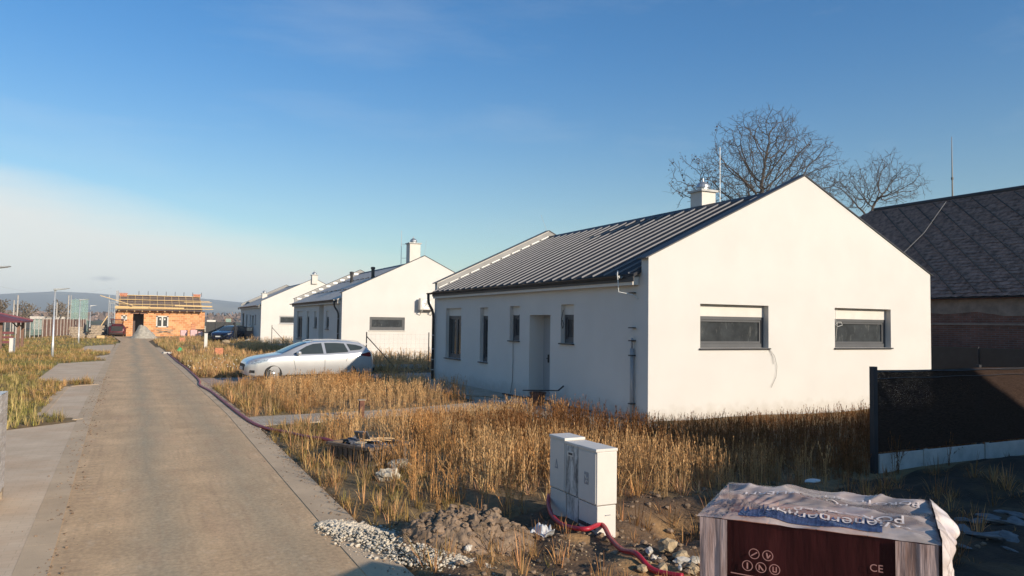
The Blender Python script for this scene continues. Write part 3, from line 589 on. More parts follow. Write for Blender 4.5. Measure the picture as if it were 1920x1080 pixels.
def house(name, label, loc, L_, He=3.51, Hr=5.70, W_=HW, wins=(), gwins=(), door=None, niche=None, roofm='roofmetal', seams=True, over=.20, base=0.0, group=None, zb=0.0):
    root = thing(name, label, 'house', loc, 0, group); t_ = .25; sl_ = (Hr-He)/(W_/2); lo = -(zb+.35)
    wl = MB()
    holes = [(a, b, c_, d) for a, b, c_, d, *_ in wins]
    if door: holes.append((*door[:4], .45))
    if niche: holes.append((*niche, .62))
    zE = He-.30
    # road-side wall between the gable upstands, then the two upstand strips flush with it
    wall_grid(wl, (0, 0, 0), (0, 1, 0), (-1, 0, 0), L_, zE, holes, .30, lo)
    if niche:
        a, b, c_, d = niche; wl.poly([(.62, a, c_), (.62, b, c_), (.62, b, d), (.62, a, d)])
    for ya, yb in ((0, t_), (L_-t_, L_)): wl.poly([(0, ya, zE), (0, yb, zE), (0, yb, He), (0, ya, He)])
    wall_grid(wl, (0, 0, 0), (1, 0, 0), (0, -1, 0), W_, He, [(g[0], g[1], g[2], g[3]) for g in gwins], .30, lo)
    tri = [(0, He), (W_, He), (W_/2, Hr)]
    for yy in (0, L_): wl.poly([(a, yy, b) for a, b in tri])
    wl.poly([(0, L_, lo), (W_, L_, lo), (W_, L_, He), (0, L_, He)]); wl.poly([(W_, 0, lo), (W_, L_, lo), (W_, L_, zE), (W_, 0, zE)])
    for yy in (t_, L_-t_): wl.poly([(0, yy, zE-.3), (W_, yy, zE-.3), (W_, yy, He), (W_/2, yy, Hr), (0, yy, He)])
    for ya, yb in ((0, t_), (L_-t_, L_)):
        wl.poly([(0, ya, He), (0, yb, He), (W_/2, yb, Hr), (W_/2, ya, Hr)]); wl.poly([(W_, ya, He), (W_, yb, He), (W_/2, yb, Hr), (W_/2, ya, Hr)])
        wl.poly([(W_, ya, zE), (W_, yb, zE), (W_, yb, He), (W_, ya, He)])
    wl.build('wall', 'plaster', root)
    pl = MB(); pl.box(.02, W_-.02, -.006, .0, lo, .05); pl.build('plinth', 'concrete', root)
    # roof
    drop = .25; zr = lambda x: He-drop+sl_*min(x, W_-x); th = .07
    rf = MB(); y0_, y1_ = t_+.004, L_-t_-.004
    for sgn in (0, 1):
        fx = (lambda x: x) if not sgn else (lambda x: W_-x)
        prof = [(-over, zr(-over)), (W_/2, zr(W_/2)), (W_/2, zr(W_/2)-th), (-over, zr(-over)-th)]
        rf.prism([(fx(p), q) for p, q in prof], lambda p, q, t: (p, t, q), y0_, y1_)
    roof = rf.build('roof', roofm, root)
    if seams:
        sm = MB(); k = int((y1_-y0_)/.47)
        for i in range(1, k+1):
            y = y0_+.20+(y1_-y0_-.4)*(i-1)/(k-1)
            for sgn in (0, 1):
                fx = (lambda x: x) if not sgn else (lambda x: W_-x)
                p = Vector((fx(-over), y, zr(-over)+.018)); q = Vector((fx(W_/2-.16), y, zr(W_/2-.16)+.018)); sm.beam(p, q, .024, .034)
        sm.build('standing_seam', 'seam', roof)
    rc = MB(); zt = zr(W_/2)
    rc.prism([(W_/2-.17, zt-.17*sl_+.012), (W_/2, zt+.05), (W_/2+.17, zt-.17*sl_+.012), (W_/2+.17, zt-.17*sl_+.002), (W_/2, zt+.004), (W_/2-.17, zt-.17*sl_+.002)], lambda p, q, t: (p, t, q), y0_, y1_); rc.build('ridge_cap', 'trim', roof)
    for ya, yb in ((-.025, t_+.03), (L_-t_-.03, L_+.025)):
        fl_ = MB()
        for sgn in (0, 1):
            fx = (lambda x: x) if not sgn else (lambda x: W_-x)
            fl_.prism([(fx(-.09), He-.09*sl_+.006), (fx(W_/2), Hr+.006), (fx(W_/2), Hr+.040), (fx(-.09), He-.09*sl_+.035)], lambda p, q, t: (p, t, q), ya, yb)
        fl_.build('verge_flashing', 'trim', root)
    cl_ = MB(); yc_ = L_-t_-.012
    cl_.prism([(.02, He-.55), (W_-.02, He-.55), (W_-.02, He-.02), (W_/2, Hr-.02), (.02, He-.02)], lambda p, q, t: (p, t, q), yc_, yc_+.009); cl_.build('parapet_cladding', 'cladding', root)
    # boxed soffit, gutter
    zs = zr(-over)-th; sb = MB(); sb.box(-over+.03, -.002, t_+.09, L_-t_-.02, zs-.17, zs+.01); sb.build('soffit_box', 'white', root)
    fb = MB(); fb.box(-over+.004, -over+.025, t_+.02, L_-t_, zs-.10, zs-.002); fb.build('fascia', 'trim', root)
    gt = MB(); r_ = .062; xg = -over-.055; zg = zr(-over)-.035; n_ = 9
    ya, yb = t_+.42, L_+.05
    ring = [(xg+r_*math.cos(math.pi+math.pi*i/(n_-1)), zg+r_*math.sin(math.pi+math.pi*i/(n_-1))) for i in range(n_)]
    inner = [(xg+(r_-.008)*math.cos(math.pi*2-math.pi*i/(n_-1)), zg+(r_-.008)*math.sin(math.pi*2-math.pi*i/(n_-1))) for i in range(n_)]
    gt.prism(ring+inner, lambda p, q, t: (p, t, q), ya, yb)
    for i in range(int((yb-ya)/.9)+1): gt.box(xg-r_-.006, xg+r_+.05, ya+.05+i*.9, ya+.085+i*.9, zg+.002, zg+.010)
    gut = gt.build('gutter', 'gutter', root)
    ec = MB(); ec.prism(ring, lambda p, q, t: (p, t, q), ya-.012, ya); ec.build('gutter_end_cap', 'zinc', gut)
    root['zr0'] = zr(-over); return root, zr, (xg, zg, ya, yb)
def downpipe(root, xg, zg, y, zb=0.0, y_wall=None, brackets=(.3, .75, 1.3, 2.1), bottom=0.0):
    yw = y if y_wall is None else y_wall
    pts = [(xg, y, zg-.02), (xg, y, zg-.22), (xg+.02, y, zg-.36), (xg+.06, (y+yw)/2, zg-.48), (-.13, yw, zg-.62), (-.09, yw, zg-.74), (-.075, yw, zg-.86), (-.075, yw, bottom)]
    mb = MB(); mb.tube(pts, .05, 10); d = mb.build('downpipe', 'gutter', root, smooth=True)
    for z_ in brackets: b = MB(); b.lathe([(.056, z_-.016), (.060, z_), (.056, z_+.016)], (-.075, yw, 0), 12); b.build('pipe_bracket', 'zinc', d)
    return d
def chimney(root, x, y, z0, z1, w=.46, d=.46, pot=True, cap='white'):
    mb = MB(); mb.box(x-w/2, x+w/2, y-d/2, y+d/2, z0, z1); c_ = mb.build('chimney', 'white', root)
    m2 = MB(); m2.box(x-w/2-.06, x+w/2+.06, y-d/2-.06, y+d/2+.06, z1, z1+.06); m2.build('chimney_cap', 'concrete', c_)
    if pot: m3 = MB(); m3.lathe([(.17, z1+.06), (.17, z1+.14), (.21, z1+.15), (.19, z1+.22), (.10, z1+.31), (.03, z1+.34), (.025, z1+.42), (.004, z1+.44)], (x, y, 0), 16); m3.build('cowl', 'zinc', c_, smooth=False)
    return c_
LW = [(10.35, 11.74, .84, 2.56), (8.18, 8.78, .85, 2.55), (6.02, 6.66, 1.57, 2.56), (3.05, 3.69, 1.58, 2.56)]
GW = [(1.40, 3.42, 1.57, 2.55), (5.60, 7.64, 1.57, 2.55)]
hA, zrA, gA = house('family_house', 'nearest white house with a dark standing seam metal roof and two long gable windows', (X0, Y0, 0), HL, wins=LW, gwins=GW, door=(4.24, 5.41, .07, 2.30), group='white gabled houses along the lane')
for i, (a, b, c_, d) in enumerate(LW): window(hA, (0, 0, 0), (0, 1, 0), (-1, 0, 0), a, b, c_, d, .26, .165, two=(i == 0))
for a, b, c_, d in GW: window(hA, (0, 0, 0), (1, 0, 0), (0, -1, 0), a, b, c_, d, .27, .205, sillw=.05)
mb = MB(); mb.box(.45, .50, 4.24, 5.41, .07, 2.30); dr = mb.build('door', 'greydoor', hA)
mb = MB(); mb.box(.43, .45, 5.08, 5.14, 1.0, 1.22); mb.tube([(.43, 5.11, 1.12), (.38, 5.11, 1.12), (.37, 5.0, 1.12)], .011, 8); mb.build('handle', 'black', dr)
mb = MB(); mb.box(-.05, .448, 4.242, 5.408, .02, .068); mb.build('threshold', 'trim', dr)
downpipe(hA, gA[0], gA[1], HL-.02, y_wall=HL-.10, brackets=(.35, .72, 1.1, 1.6))
# unfinished grey drain at the near corner: a stub of pipe, four clips, a loose cable
mb = MB(); mb.tube([(-.06, .50, 0), (-.06, .50, 1.55)], .043, 10); mb.tube([(-.06, .50, 1.55), (-.06, .50, 1.78)], .022, 8); dp = mb.build('drain_stub', M['plaster_band'], hA, smooth=True)
for z_ in (.36, 1.40, 1.72, 2.00, 2.92-.16): mb = MB(); mb.box(-.12, -.002, .44, .56, z_-.012, z_+.012); mb.build('pipe_clip', 'trim', dp)
def wire(root, pts, m='cable', r=.006, name='loose_cable'):
    mb = MB(); mb.tube(pts, r, 5); return mb.build(name, m, root, smooth=True)
zg_ = gA[1]
wire(hA, [(gA[0]-.02, .75, zg_+.12), (gA[0]-.09, .66, zg_+.03), (gA[0]-.07, .66, zg_-.15), (-.35, .6, zg_-.36), (-.08, .42, zg_-.42), (-.03, .33, zg_-.50)], 'whitecable', .013)
wire(hA, [(.12, 6.12, 2.4), (.0, 6.2, 2.2), (-.02, 6.3, 1.9), (-.03, 6.36, 1.54), (-.02, 6.37, 1.0), (-.02, 6.40, .4), (-.04, 6.46, .06)], 'cable', .007)
wire(hA, [(.03, 3.62, 2.42), (-.01, 3.64, 2.2), (-.03, 3.60, 2.05), (-.03, 3.54, 1.95), (-.02, 3.50, 2.05), (-.02, 3.58, 2.16)], 'cable', .009)
wire(hA, [(3.43, -.02, 1.54), (3.58, -.03, 1.38), (3.65, -.03, 1.15), (3.62, -.03, .9), (3.47, -.03, .66)], 'cable', .004)
wire(hA, [(3.42, -.02, 1.54), (3.52, -.02, 1.36), (3.55, -.02, 1.2)], 'cable', .004)
wire(hA, [(5.63, -.0, 2.5), (5.68, .04, 2.3), (5.62, -.01, 2.2), (5.80, -.02, 2.2), (5.84, -.02, 2.13), (5.68, -.02, 2.09), (5.60, -.02, 2.13), (5.72, .03, 2.19), (5.70, .06, 1.75)], 'whitecable', .006)
pch = PX(1318, 372, X0+HW/2+.35)-Vector((X0, Y0, 0))
chimney(hA, pch.x, pch.y, 5.0, PX(1318, 362, X0+pch.x).z, .5, .5)
prd = PX(1350, 370, X0+HW/2)-Vector((X0, Y0, 0))
mb = MB(); mb.tube([(HW/2, prd.y, 5.2), (HW/2, prd.y, PX(1350, 276, X0+HW/2).z)], [.009, .006], 6); mb.build('lightning_rod', 'steel', hA)
mb = MB(); mb.tube([(HW/2, HL-.1, 5.7), (HW/2-.25, HL-.05, 6.35)], .006, 5); mb.build('lightning_rod', 'steel', hA)
mb = MB()
for i in range(11): mb.obox((.2+i*.42, HL-t_ if False else HL-.30, zrA(.2+i*.42)+.05), (.36, .05, .02), Matrix.Rotation(-math.atan((5.70-3.51)/(HW/2)), 3, 'Y'))
mb.build('wall_flashing', 'zinc', hA)
# --- second house: tiled roof, tall chimney, air conditioner
L2 = 14.0; W2 = [(10.9, 12.7, .75, 2.60), (8.6, 9.4, .75, 2.58), (6.3, 7.1, 1.55, 2.55), (3.05, 3.85, 1.5, 2.55)]
h2, zr2, g2 = house('family_house', 'white house with grey tiled roof, tall chimney and air conditioner on its gable', (X0, 39.98, .10), L2, wins=W2, gwins=[(1.52, 3.51, 1.5, 2.22)], niche=(4.45, 5.75, .05, 2.98), roofm='tiles', seams=False, group='white gabled houses along the lane', zb=.1)
for i, (a, b, c_, d) in enumerate(W2): window(h2, (0, 0, 0), (0, 1, 0), (-1, 0, 0), a, b, c_, d, .34, .13, two=(i == 0), sill='trim')
window(h2, (0, 0, 0), (1, 0, 0), (0, -1, 0), 1.52, 3.51, 1.5, 2.22, 0, .10, sill='white', fw=.09)
downpipe(h2, g2[0], g2[1], g2[2]+.10, y_wall=.48, bottom=0)
pc2 = PX(775, 470, X0+HW/2-.5)-Vector((X0, 39.98, .1))
chimney(h2, pc2.x, pc2.y, 4.9, PX(775, 458, X0+pc2.x).z-.1, .62, .62)
mb = MB(); x_, y_ = pc2.x-.55, pc2.y+.5; zt_ = PX(755, 432, X0+x_).z-.1
mb.tube([(x_, y_, 5.0), (x_, y_, zt_)], [.02, .012], 6); mb.beam((x_, y_, 5.6), (pc2.x, pc2.y, 5.6), .02, .02); mb.beam((x_, y_, 6.4), (pc2.x, pc2.y, 6.4), .02, .02); mb.build('antenna_mast', 'steel', h2)
for px, py0, py1 in ((659, 515, 531), (699, 511, 524)):
    q = PX(px, py1, X0+2.6)-Vector((X0, 39.98, .1)); z_ = zr2(q.x)
    mb = MB(); mb.lathe([(.10, z_-.1), (.10, z_+.56), (.135, z_+.58), (.135, z_+.68), (.07, z_+.71)], (q.x, q.y, 0), 12); mb.build('vent_pipe', 'gutter', h2)
for k in range(22):
    for row, x_ in enumerate((1.2, 2.9)): mb = MB(); mb.obox((x_+.04*(k % 2), .6+k*.6, zr2(x_)+.035), (.06, .30, .05)); mb.build('snow_guard', 'trim', h2)
mb = MB(); mb.box(4.24, 5.14, -.46, -.14, 2.66, 3.30); ac = mb.build('air_conditioner', 'white', h2, bevel=.02)
mb = MB(); mb.lathe([(.27, -.004), (.27, .0), (.25, .006), (.05, .006)], (4.60, -.462, 2.98), 28, 'Y'); mb.build('fan_grille', M['steel'], ac)
mb = MB(); mb.lathe([(.045, -.014), (.045, .0)], (4.60, -.464, 2.98), 14, 'Y')
for k in range(5): a = k*1.2566; mb.beam((4.60+.05*math.cos(a), -.470, 2.98+.05*math.sin(a)), (4.60+.22*math.cos(a+.3), -.470, 2.98+.22*math.sin(a+.3)), .006, .07)
mb.build('fan', M['concrete'], ac)
for x_ in (4.36, 5.02): mb = MB(); mb.box(x_-.02, x_+.02, -.46, 0, 2.58, 2.62); mb.beam((x_, -.40, 2.58), (x_, -.01, 2.36), .03, .03); mb.build('wall_bracket', 'white', ac)
mb = MB()
for i in range(9): mb.obox((.3+i*.5, L2-.27, zr2(.3+i*.5)+.10), (.30, .03, .13))
mb.build('wall_flashing', 'zinc', h2)
mb = MB(); mb.tube([(HW/2, .1, 5.7), (HW/2+.1, .05, 6.6)], .007, 5); mb.build('lightning_rod', 'steel', h2)
# --- third house
L3 = 15.0; W3 = [(12.1, 13.6, .65, 2.52), (9.5, 10.6, .65, 2.35), (6.8, 7.55, 1.4, 2.3), (3.2, 3.95, 1.4, 2.3)]
h3, zr3, g3 = house('family_house', 'farthest white house of the row with plain grey roof and one long gable window', (X0, 69.9, .27), L3, wins=W3, gwins=[(1.57, 4.0, 1.47, 2.22)], door=(4.7, 6.1, .05, 2.25), roofm='tiles', seams=False, group='white gabled houses along the lane', zb=.3)
for i, (a, b, c_, d) in enumerate(W3): window(h3, (0, 0, 0), (0, 1, 0), (-1, 0, 0), a, b, c_, d, 0, .13)
window(h3, (0, 0, 0), (1, 0, 0), (0, -1, 0), 1.57, 4.0, 1.47, 2.22, 0, .08, sill='white', frame='greydoor', fw=.06)
mb = MB(); mb.box(.45, .50, 4.7, 6.1, .05, 2.25); mb.build('door', 'trim', h3)
mb = MB(); mb.lathe([(.06, -.13), (.07, 0)], (g3[0], g3[3]-.1, g3[1]-.08), 10); mb.build('downpipe_outlet', 'navy', h3)
pc3 = PX(592, 517, X0+HW/2)-Vector((X0, 69.9, .27)); chimney(h3, pc3.x, pc3.y+.6, 5.2, 5.98, .50, .50)
pc4 = PX(492, 555, X0+1.7)-Vector((X0, 69.9, .27)); chimney(h3, 1.9, min(pc4.y, 13), 4.0, zr3(1.9)+.40, .5, .5)
# --- neighbour of the row behind the camera on the right (out of frame); its shadow lies over the plot and the fence
hB, zrB, gB = house('family_house', 'white house of the row standing behind the viewpoint, out of the photo', (X0, -2.19-HL, 0), HL, wins=LW, gwins=GW, door=(4.24, 5.41, .07, 2.30), group='white gabled houses along the lane')
for i, (a, b, c_, d) in enumerate(LW): window(hB, (0, 0, 0), (0, 1, 0), (-1, 0, 0), a, b, c_, d, .26, .13, two=(i == 0))
mb = MB(); mb.box(.45, .50, 4.24, 5.41, .07, 2.30); mb.build('door', 'greydoor', hB)

# ------------------------------------------------------------------ old barn on the right
xb = 26.65; zE = PX(1830, 556, xb).z; slope = .80; wb = 5.0
rid = PX(1780, 374, xb+wb); zR = rid.z; slope = (zR-zE)/(wb+.35)
yl = PX(1640, 392, xb+wb).y
barn = thing('barn', 'long old brick barn with a dark slate roof behind the white house', 'barn', (xb, 0, 0))
mb = MB(); y0b, y1b = -6.0, yl+4.4
mb.box(0, 2*wb, y0b, y1b, -.3, zE-.05); mb.build('wall', 'oldbrick', barn)
pp = [(yl-14.5, zE-.1), (yl-14.5, zE-1.0), (yl-13.2, zE-.72), (yl-12.2, zE-.78), (yl-10.5, zE-.66), (yl-9.0, zE-.70), (yl-8.0, zE-.55), (yl-6.8, zE-.62), (yl-5.8, zE-.55), (yl-4.6, zE-.1)]
mb = MB(); mb.prism(pp, lambda a, b, t: (t, a, b), -.025, -.003); mb.build('plaster_patch', 'oldplaster', barn)
mb = MB(); mb.box(-.06, -.003, y0b, y1b, zE-1.02, zE-.95); mb.build('cornice', 'oldplaster', barn)
mb = MB()   # slate courses laid as overlapping lozenge strips: one mesh
nrow = 34; e0 = Vector((-.35, 0, zE-.02)); e1 = Vector((wb, 0, zR))
def hip_y(f): return (y1b+.3)-(y1b+.3-yl)*max(0, (f-.45)/.55)
for i in range(nrow):
    f0, f1 = i/nrow, (i+1.25)/nrow; a = e0.lerp(e1, f0); b = e0.lerp(e1, min(1, f1)); nn = Vector((-(zR-zE), 0, wb+.35)).normalized()
    y = y0b-.3-(i % 2)*.2; a2 = a+nn*.034; b2 = b+nn*.006; ye = hip_y(i/nrow)
    while y < ye:
        yn = min(y+.40, ye); j = random.uniform(-.006, .010); sk = random.uniform(-.012, .012)
        mb.poly([(a2.x+nn.x*j+sk, y+.004, a2.z+nn.z*j), (a2.x+nn.x*j-.03+sk, (y+yn)/2, a2.z-.025+nn.z*j), (a2.x+nn.x*j+sk, yn-.004, a2.z+nn.z*j), (b2.x, yn-.004, b2.z), (b2.x, y+.004, b2.z)]); y = yn
rfb = mb.build('roof', 'slate', barn, fixn=False)
mb = MB()   # under-boarding, the far slope and the hip end
mb.poly([(e0.x, y0b-.3, e0.z-.05), (e0.x, y1b+.3, e0.z-.05), (e1.x, yl, e1.z-.05), (e1.x, y0b-.3, e1.z-.05)])
mb.poly([(2*wb+.35, y0b-.3, e0.z), (e1.x, y0b-.3, e1.z), (e1.x, yl, e1.z), (2*wb+.35, y1b+.3, e0.z)]); mb.poly([(e0.x, y1b+.3, e0.z-.02), (2*wb+.35, y1b+.3, e0.z), (e1.x, yl, e1.z)])
mb.build('roof_boarding', 'trim', barn)
mb = MB(); mb.tube([(wb, y0b-.3, zR+.03), (wb, 8, zR+.06), (wb, yl, zR+.02)], .10, 8); mb.build('ridge_cap', 'trim', barn)
mb = MB(); ysn = y0b-.3
for k in range(60):   # slanted batten lines across the slates
    y = y0b+k*.86
    a = e0.lerp(e1, .02); b = e0.lerp(e1, .97); nn = Vector((-(zR-zE), 0, wb+.35)).normalized()*.055
    yb2 = y+6.8
    if yb2 > hip_y(.97) or y < y0b: continue
    mb.beam((a.x+nn.x, y, a.z+nn.z), (b.x+nn.x, yb2, b.z+nn.z), .022, .03)
mb.build('slate_line', 'black', rfb)
pr = PX(1786, 372, xb+wb); mb = MB(); mb.tube([(wb, pr.y, zR), (wb, pr.y, zR+1.0), (wb, pr.y, PX(1786, 256, xb+wb).z)], [.035, .028, .012], 6); mb.lathe([(.05, zR+.85), (.05, zR+.95)], (wb, pr.y, 0), 8); mb.build('lightning_rod', 'gutter', barn)
nn = Vector((-(zR-zE), 0, wb+.35)).normalized()*.12
pts = []
for f, (px, py) in ((.95, (1776, 378)), (.62, (1735, 428)), (.40, (1692, 464))):
    a = e0.lerp(e1, f); q = PX(px, py, xb+a.x); pts.append((a.x+nn.x, q.y, a.z+nn.z))
mb = MB(); mb.tube(pts, .011, 5); mb.build('down_conductor', 'cladding', barn)
# ------------------------------------------------------------------ meter cabinets
cx_ = 4.05
def yat(px, x): d = _ray(px, 940); return x*d.y/d.x
ya, yb_, yc, yd = 6.26, yat(1083, cx_), yat(1060, cx_), yat(1030, cx_)
zt_ = PY(1118, 843, ya).z; zl_ = PX(1030, 813, cx_).z; wd = .235
def cabinet(label, x0, x1, y0, y1, zt, mname, zs, parts):
    r = thing('meter_cabinet', label, 'cabinet', (x0, y0, 0), 0, 'meter cabinets standing together'); w_, l_ = x1-x0, y1-y0
    mb = MB(); mb.box(.008, w_-.008, .006, l_-.006, -.35, zs-.004); mb.build('base', mname, r, bevel=.006)
    mb = MB(); mb.box(0, w_, .002, l_-.002, zs+.004, zt-.03); mb.build('body', mname, r, bevel=.008)
    mb = MB(); mb.box(-.014, w_+.008, 0, l_, zt-.03, zt); mb.build('lid', 'cab', r, bevel=.006)
    mb = MB(); mb.box(-.007, 0, .018, l_-.018, zs+.02, zt-.05); d = mb.build('door', mname, r)
    return r, d
zs_ = PY(1118, 950, ya).z
c1, d1 = cabinet('taller white meter cabinet at the far left end of the three joined cabinets', cx_, cx_+wd, yc+.003, yd, zl_, 'cab', zs_+.01, None)
c2_, d2 = cabinet('narrow dirt streaked meter cabinet in the middle of the three joined cabinets', cx_+.004, cx_+wd, yb_+.003, yc-.003, zt_-.004, 'cabdirty', zs_+.005, None)
c3, d3 = cabinet('white meter cabinet at the near end of the three, with a broad sunlit side', cx_, cx_+wd, ya, yb_-.003, zt_, 'cab', zs_, None)
l1 = yd-yc; l2 = yc-yb_; l3 = yb_-ya
mb = MB(); mb.prism([(l1*.42, zl_-.34), (l1*.62, zl_-.34), (l1*.52, zl_-.24)], lambda a, b, t: (t, a, b), -.010, -.0075); mb.build('warning_triangle', 'sticker', d1)
mb = MB(); mb.prism([(l1*.48, zl_-.325), (l1*.56, zl_-.325), (l1*.52, zl_-.275)], lambda a, b, t: (t, a, b), -.0125, -.0105); mb.build('bolt_mark', 'cab', d1)
mb = MB(); mb.box(-.014, -.008, l2*.30, l2*.76, zt_-.145, zt_-.095); hp = mb.build('handle_plate', 'cab', d2); mb = MB(); mb.box(-.018, -.0145, l2*.38, l2*.68, zt_-.13, zt_-.11); mb.build('handle_slot', 'darkslot', hp)
mb = MB(); mb.box(-.0095, -.0075, l3*.40, l3*.62, zt_-.37, zt_-.25); st = mb.build('notice_sticker', 'sticker', d3)
mb = MB(); mb.beam((-.0110, l3*.44, zt_-.345), (-.0110, l3*.58, zt_-.275), .003, .012); mb.beam((-.0110, l3*.44, zt_-.30), (-.0110, l3*.56, zt_-.355), .003, .010); mb.build('sticker_mark', 'cab', st)
for a_, b_ in ((.08, .48), (.54, .92)): mb = MB(); mb.box(-.010, -.001, l3*a_, l3*b_, .05, .085); mb.build('vent_slot', 'darkslot', c3)
mb = MB(); mb.box(.10, .16, -.003, .0055, zs_-.10, zs_-.093); mb.build('embossed_mark', 'sticker', c3)

# ------------------------------------------------------------------ brick pallet wrapped in printed foil
ZT = 1.17; A = G(1315, 957, ZT); B = G(1757, 1010, ZT); C_ = G(1385, 900, ZT)
ang = math.atan2(B.y-A.y, B.x-A.x); lw_ = (B-A).length; dp_ = (C_-A).length
pal = thing('brick_pallet', 'pallet of clay blocks wrapped in maroon and clear printed foil, standing at the lane side', 'brick pallet', (A.x, A.y, 0), ang)
M['foil'] = mat('clear_printed_foil', (.60, .45, .41), .27, var=.3, vs=2.2, bump=.3, bs=12, spec=.35, c2=(.80, .69, .64), vlo=.35, vhi=.65, detail=3, stretch=(1, 3.0, 1))
M['foilred'] = stains_glints(mat('maroon_foil', (.035, .008, .009), .5, var=.25, vs=3, bump=.25, bs=9, spec=.12, stretch=(3, 3, .6)), (.09, .02, .014), 2, .55, .8, .5, (4, 4, .5))
M['foilside'] = mat('milky_foil', (.30, .19, .17), .35, var=.35, vs=5, bump=.5, bs=6, spec=.5, c2=(.46, .36, .36), stretch=(7, 7, .6))
M['foilnavy'] = mat('navy_foil_print', (.05, .065, .13), .25, var=.4, vs=12, stretch=(8, 1, 1))
nx_, ny_ = 90, 70; U_, W2_ = np.meshgrid(np.linspace(0, 1, nx_), np.linspace(0, 1, ny_))
fold = -.075*np.abs(vnoise(U_*2.4+W2_*4.2, W2_*1.2-U_*1.5)-.5)**.8-.05*np.abs(vnoise(U_*4.2-W2_*3+9, W2_*1.2+U_*2.3)-.5)**.8-.018*np.abs(vnoise(U_*11-W2_*9, W2_*3+U_*2)-.5)
ex = np.minimum(np.minimum(U_, 1-U_)*lw_, np.minimum(W2_, 1-W2_)*dp_)
rad = np.abs(((np.arctan2(W2_-.15, U_-.12))*7) % 1-.5)*.05*np.clip(1-np.hypot(U_-.08, W2_-.2)*1.6, 0, 1)
tz = .045+fold+rad; tz = -.004+(tz+.004)*(1-np.exp(-ex/.04))+.006*vnoise(U_*14+W2_*22, W2_*9-U_*6)
px_ = (U_-.5)*(lw_+.034)+lw_/2; py_ = (W2_-.5)*(dp_+.034)+dp_/2
bul = (1-np.clip(ex/.05, 0, 1))*.015*np.sin(U_*60+W2_*40)
Vt = np.stack([px_, py_, ZT+tz-.02], 2).reshape(-1, 3); idx = np.arange(nx_*ny_).reshape(ny_, nx_)
Ft = np.stack([idx[:-1, :-1].ravel(), idx[:-1, 1:].ravel(), idx[1:, 1:].ravel(), idx[1:, :-1].ravel()], 1)
t, p, n, l = nodes_of(M['foil']); nf_ = n('ShaderNodeTexNoise'); nf_.inputs['Scale'].default_value = 3.2; nf_.inputs['Detail'].default_value = 6; cdf = n('ShaderNodeTexCoord'); l(cdf.outputs['Object'], nf_.inputs[0]); mf = n('ShaderNodeMapRange'); mf.inputs[1].default_value = .35; mf.inputs[2].default_value = .65; mf.inputs[3].default_value = .30; mf.inputs[4].default_value = .72; l(nf_.outputs[0], mf.inputs[0]); l(mf.outputs[0], p.inputs['Alpha'])
top = npmesh('foil_top', Vt, Ft, 'foil', parent=pal, smooth=True)
def side_sheet(name, p0, p1, m, n=60, k=26, amp=.012, z0=.10, z1=ZT-.026, seed=0, freq=(14, 1.2)):
    p0, p1 = np.array(p0), np.array(p1); d = p1-p0; ln = np.hypot(*d); nr = np.array([d[1], -d[0]])/ln
    s, q = np.meshgrid(np.linspace(0, 1, n), np.linspace(0, 1, k)); off = amp*(vnoise(s*ln*freq[0]+seed, q*freq[1]+seed)+.5*vnoise(s*ln*40+seed, q*6)-.5)
    V = np.stack([p0[0]+d[0]*s+nr[0]*off, p0[1]+d[1]*s+nr[1]*off, z0+(z1-z0)*q], 2).reshape(-1, 3); ii = np.arange(n*k).reshape(k, n)
    return npmesh(name, V, np.stack([ii[:-1, :-1].ravel(), ii[:-1, 1:].ravel(), ii[1:, 1:].ravel(), ii[1:, :-1].ravel()], 1), m, parent=pal, smooth=True)
side_sheet('side_foil', (0, 0), (lw_, 0), 'foilred', seed=3, amp=.008)
side_sheet('side_foil', (lw_, 0), (lw_, dp_), 'foilside', seed=8, amp=.05)
side_sheet('side_foil', (lw_, dp_), (0, dp_), 'foilred', seed=12)
side_sheet('side_foil', (0, dp_), (0, 0), 'foilside', seed=20, amp=.02)
side_sheet('clear_strip', (-.004, -.010), (lw_*.125, -.012), 'foilside', n=24, amp=.010, seed=31, freq=(30, .6))
side_sheet('clear_strip', (lw_*.84, -.012), (lw_+.004, -.010), 'foilside', n=24, amp=.012, seed=37, freq=(30, .6))
mb = MB(); mb.box(.04, lw_-.04, .04, dp_-.04, .10, ZT-.13)
for i in range(4):
    for j in range(7): mb.box(.045+i*(lw_-.09)/4+.004, .045+(i+1)*(lw_-.09)/4-.004, .045+j*(dp_-.09)/7+.003, .045+(j+1)*(dp_-.09)/7-.003, ZT-.13, ZT-.085-.012*((i+j) % 2))
bs_ = mb.build('block_stack', 'brickred', pal)
mb = MB()
for yy in (.03, dp_/2-.05, dp_-.13): mb.box(.03, lw_-.03, yy, yy+.10, 0, .08)
for k in range(5): mb.box(.02+k*(lw_-.14)/4, .12+k*(lw_-.14)/4, .02, dp_-.02, .082, .10)
mb.build('wooden_pallet', 'oldwood', pal)
def topz(u, v): return float(ZT+tz[int(v*(ny_-1)), int(u*(nx_-1))]-.02)
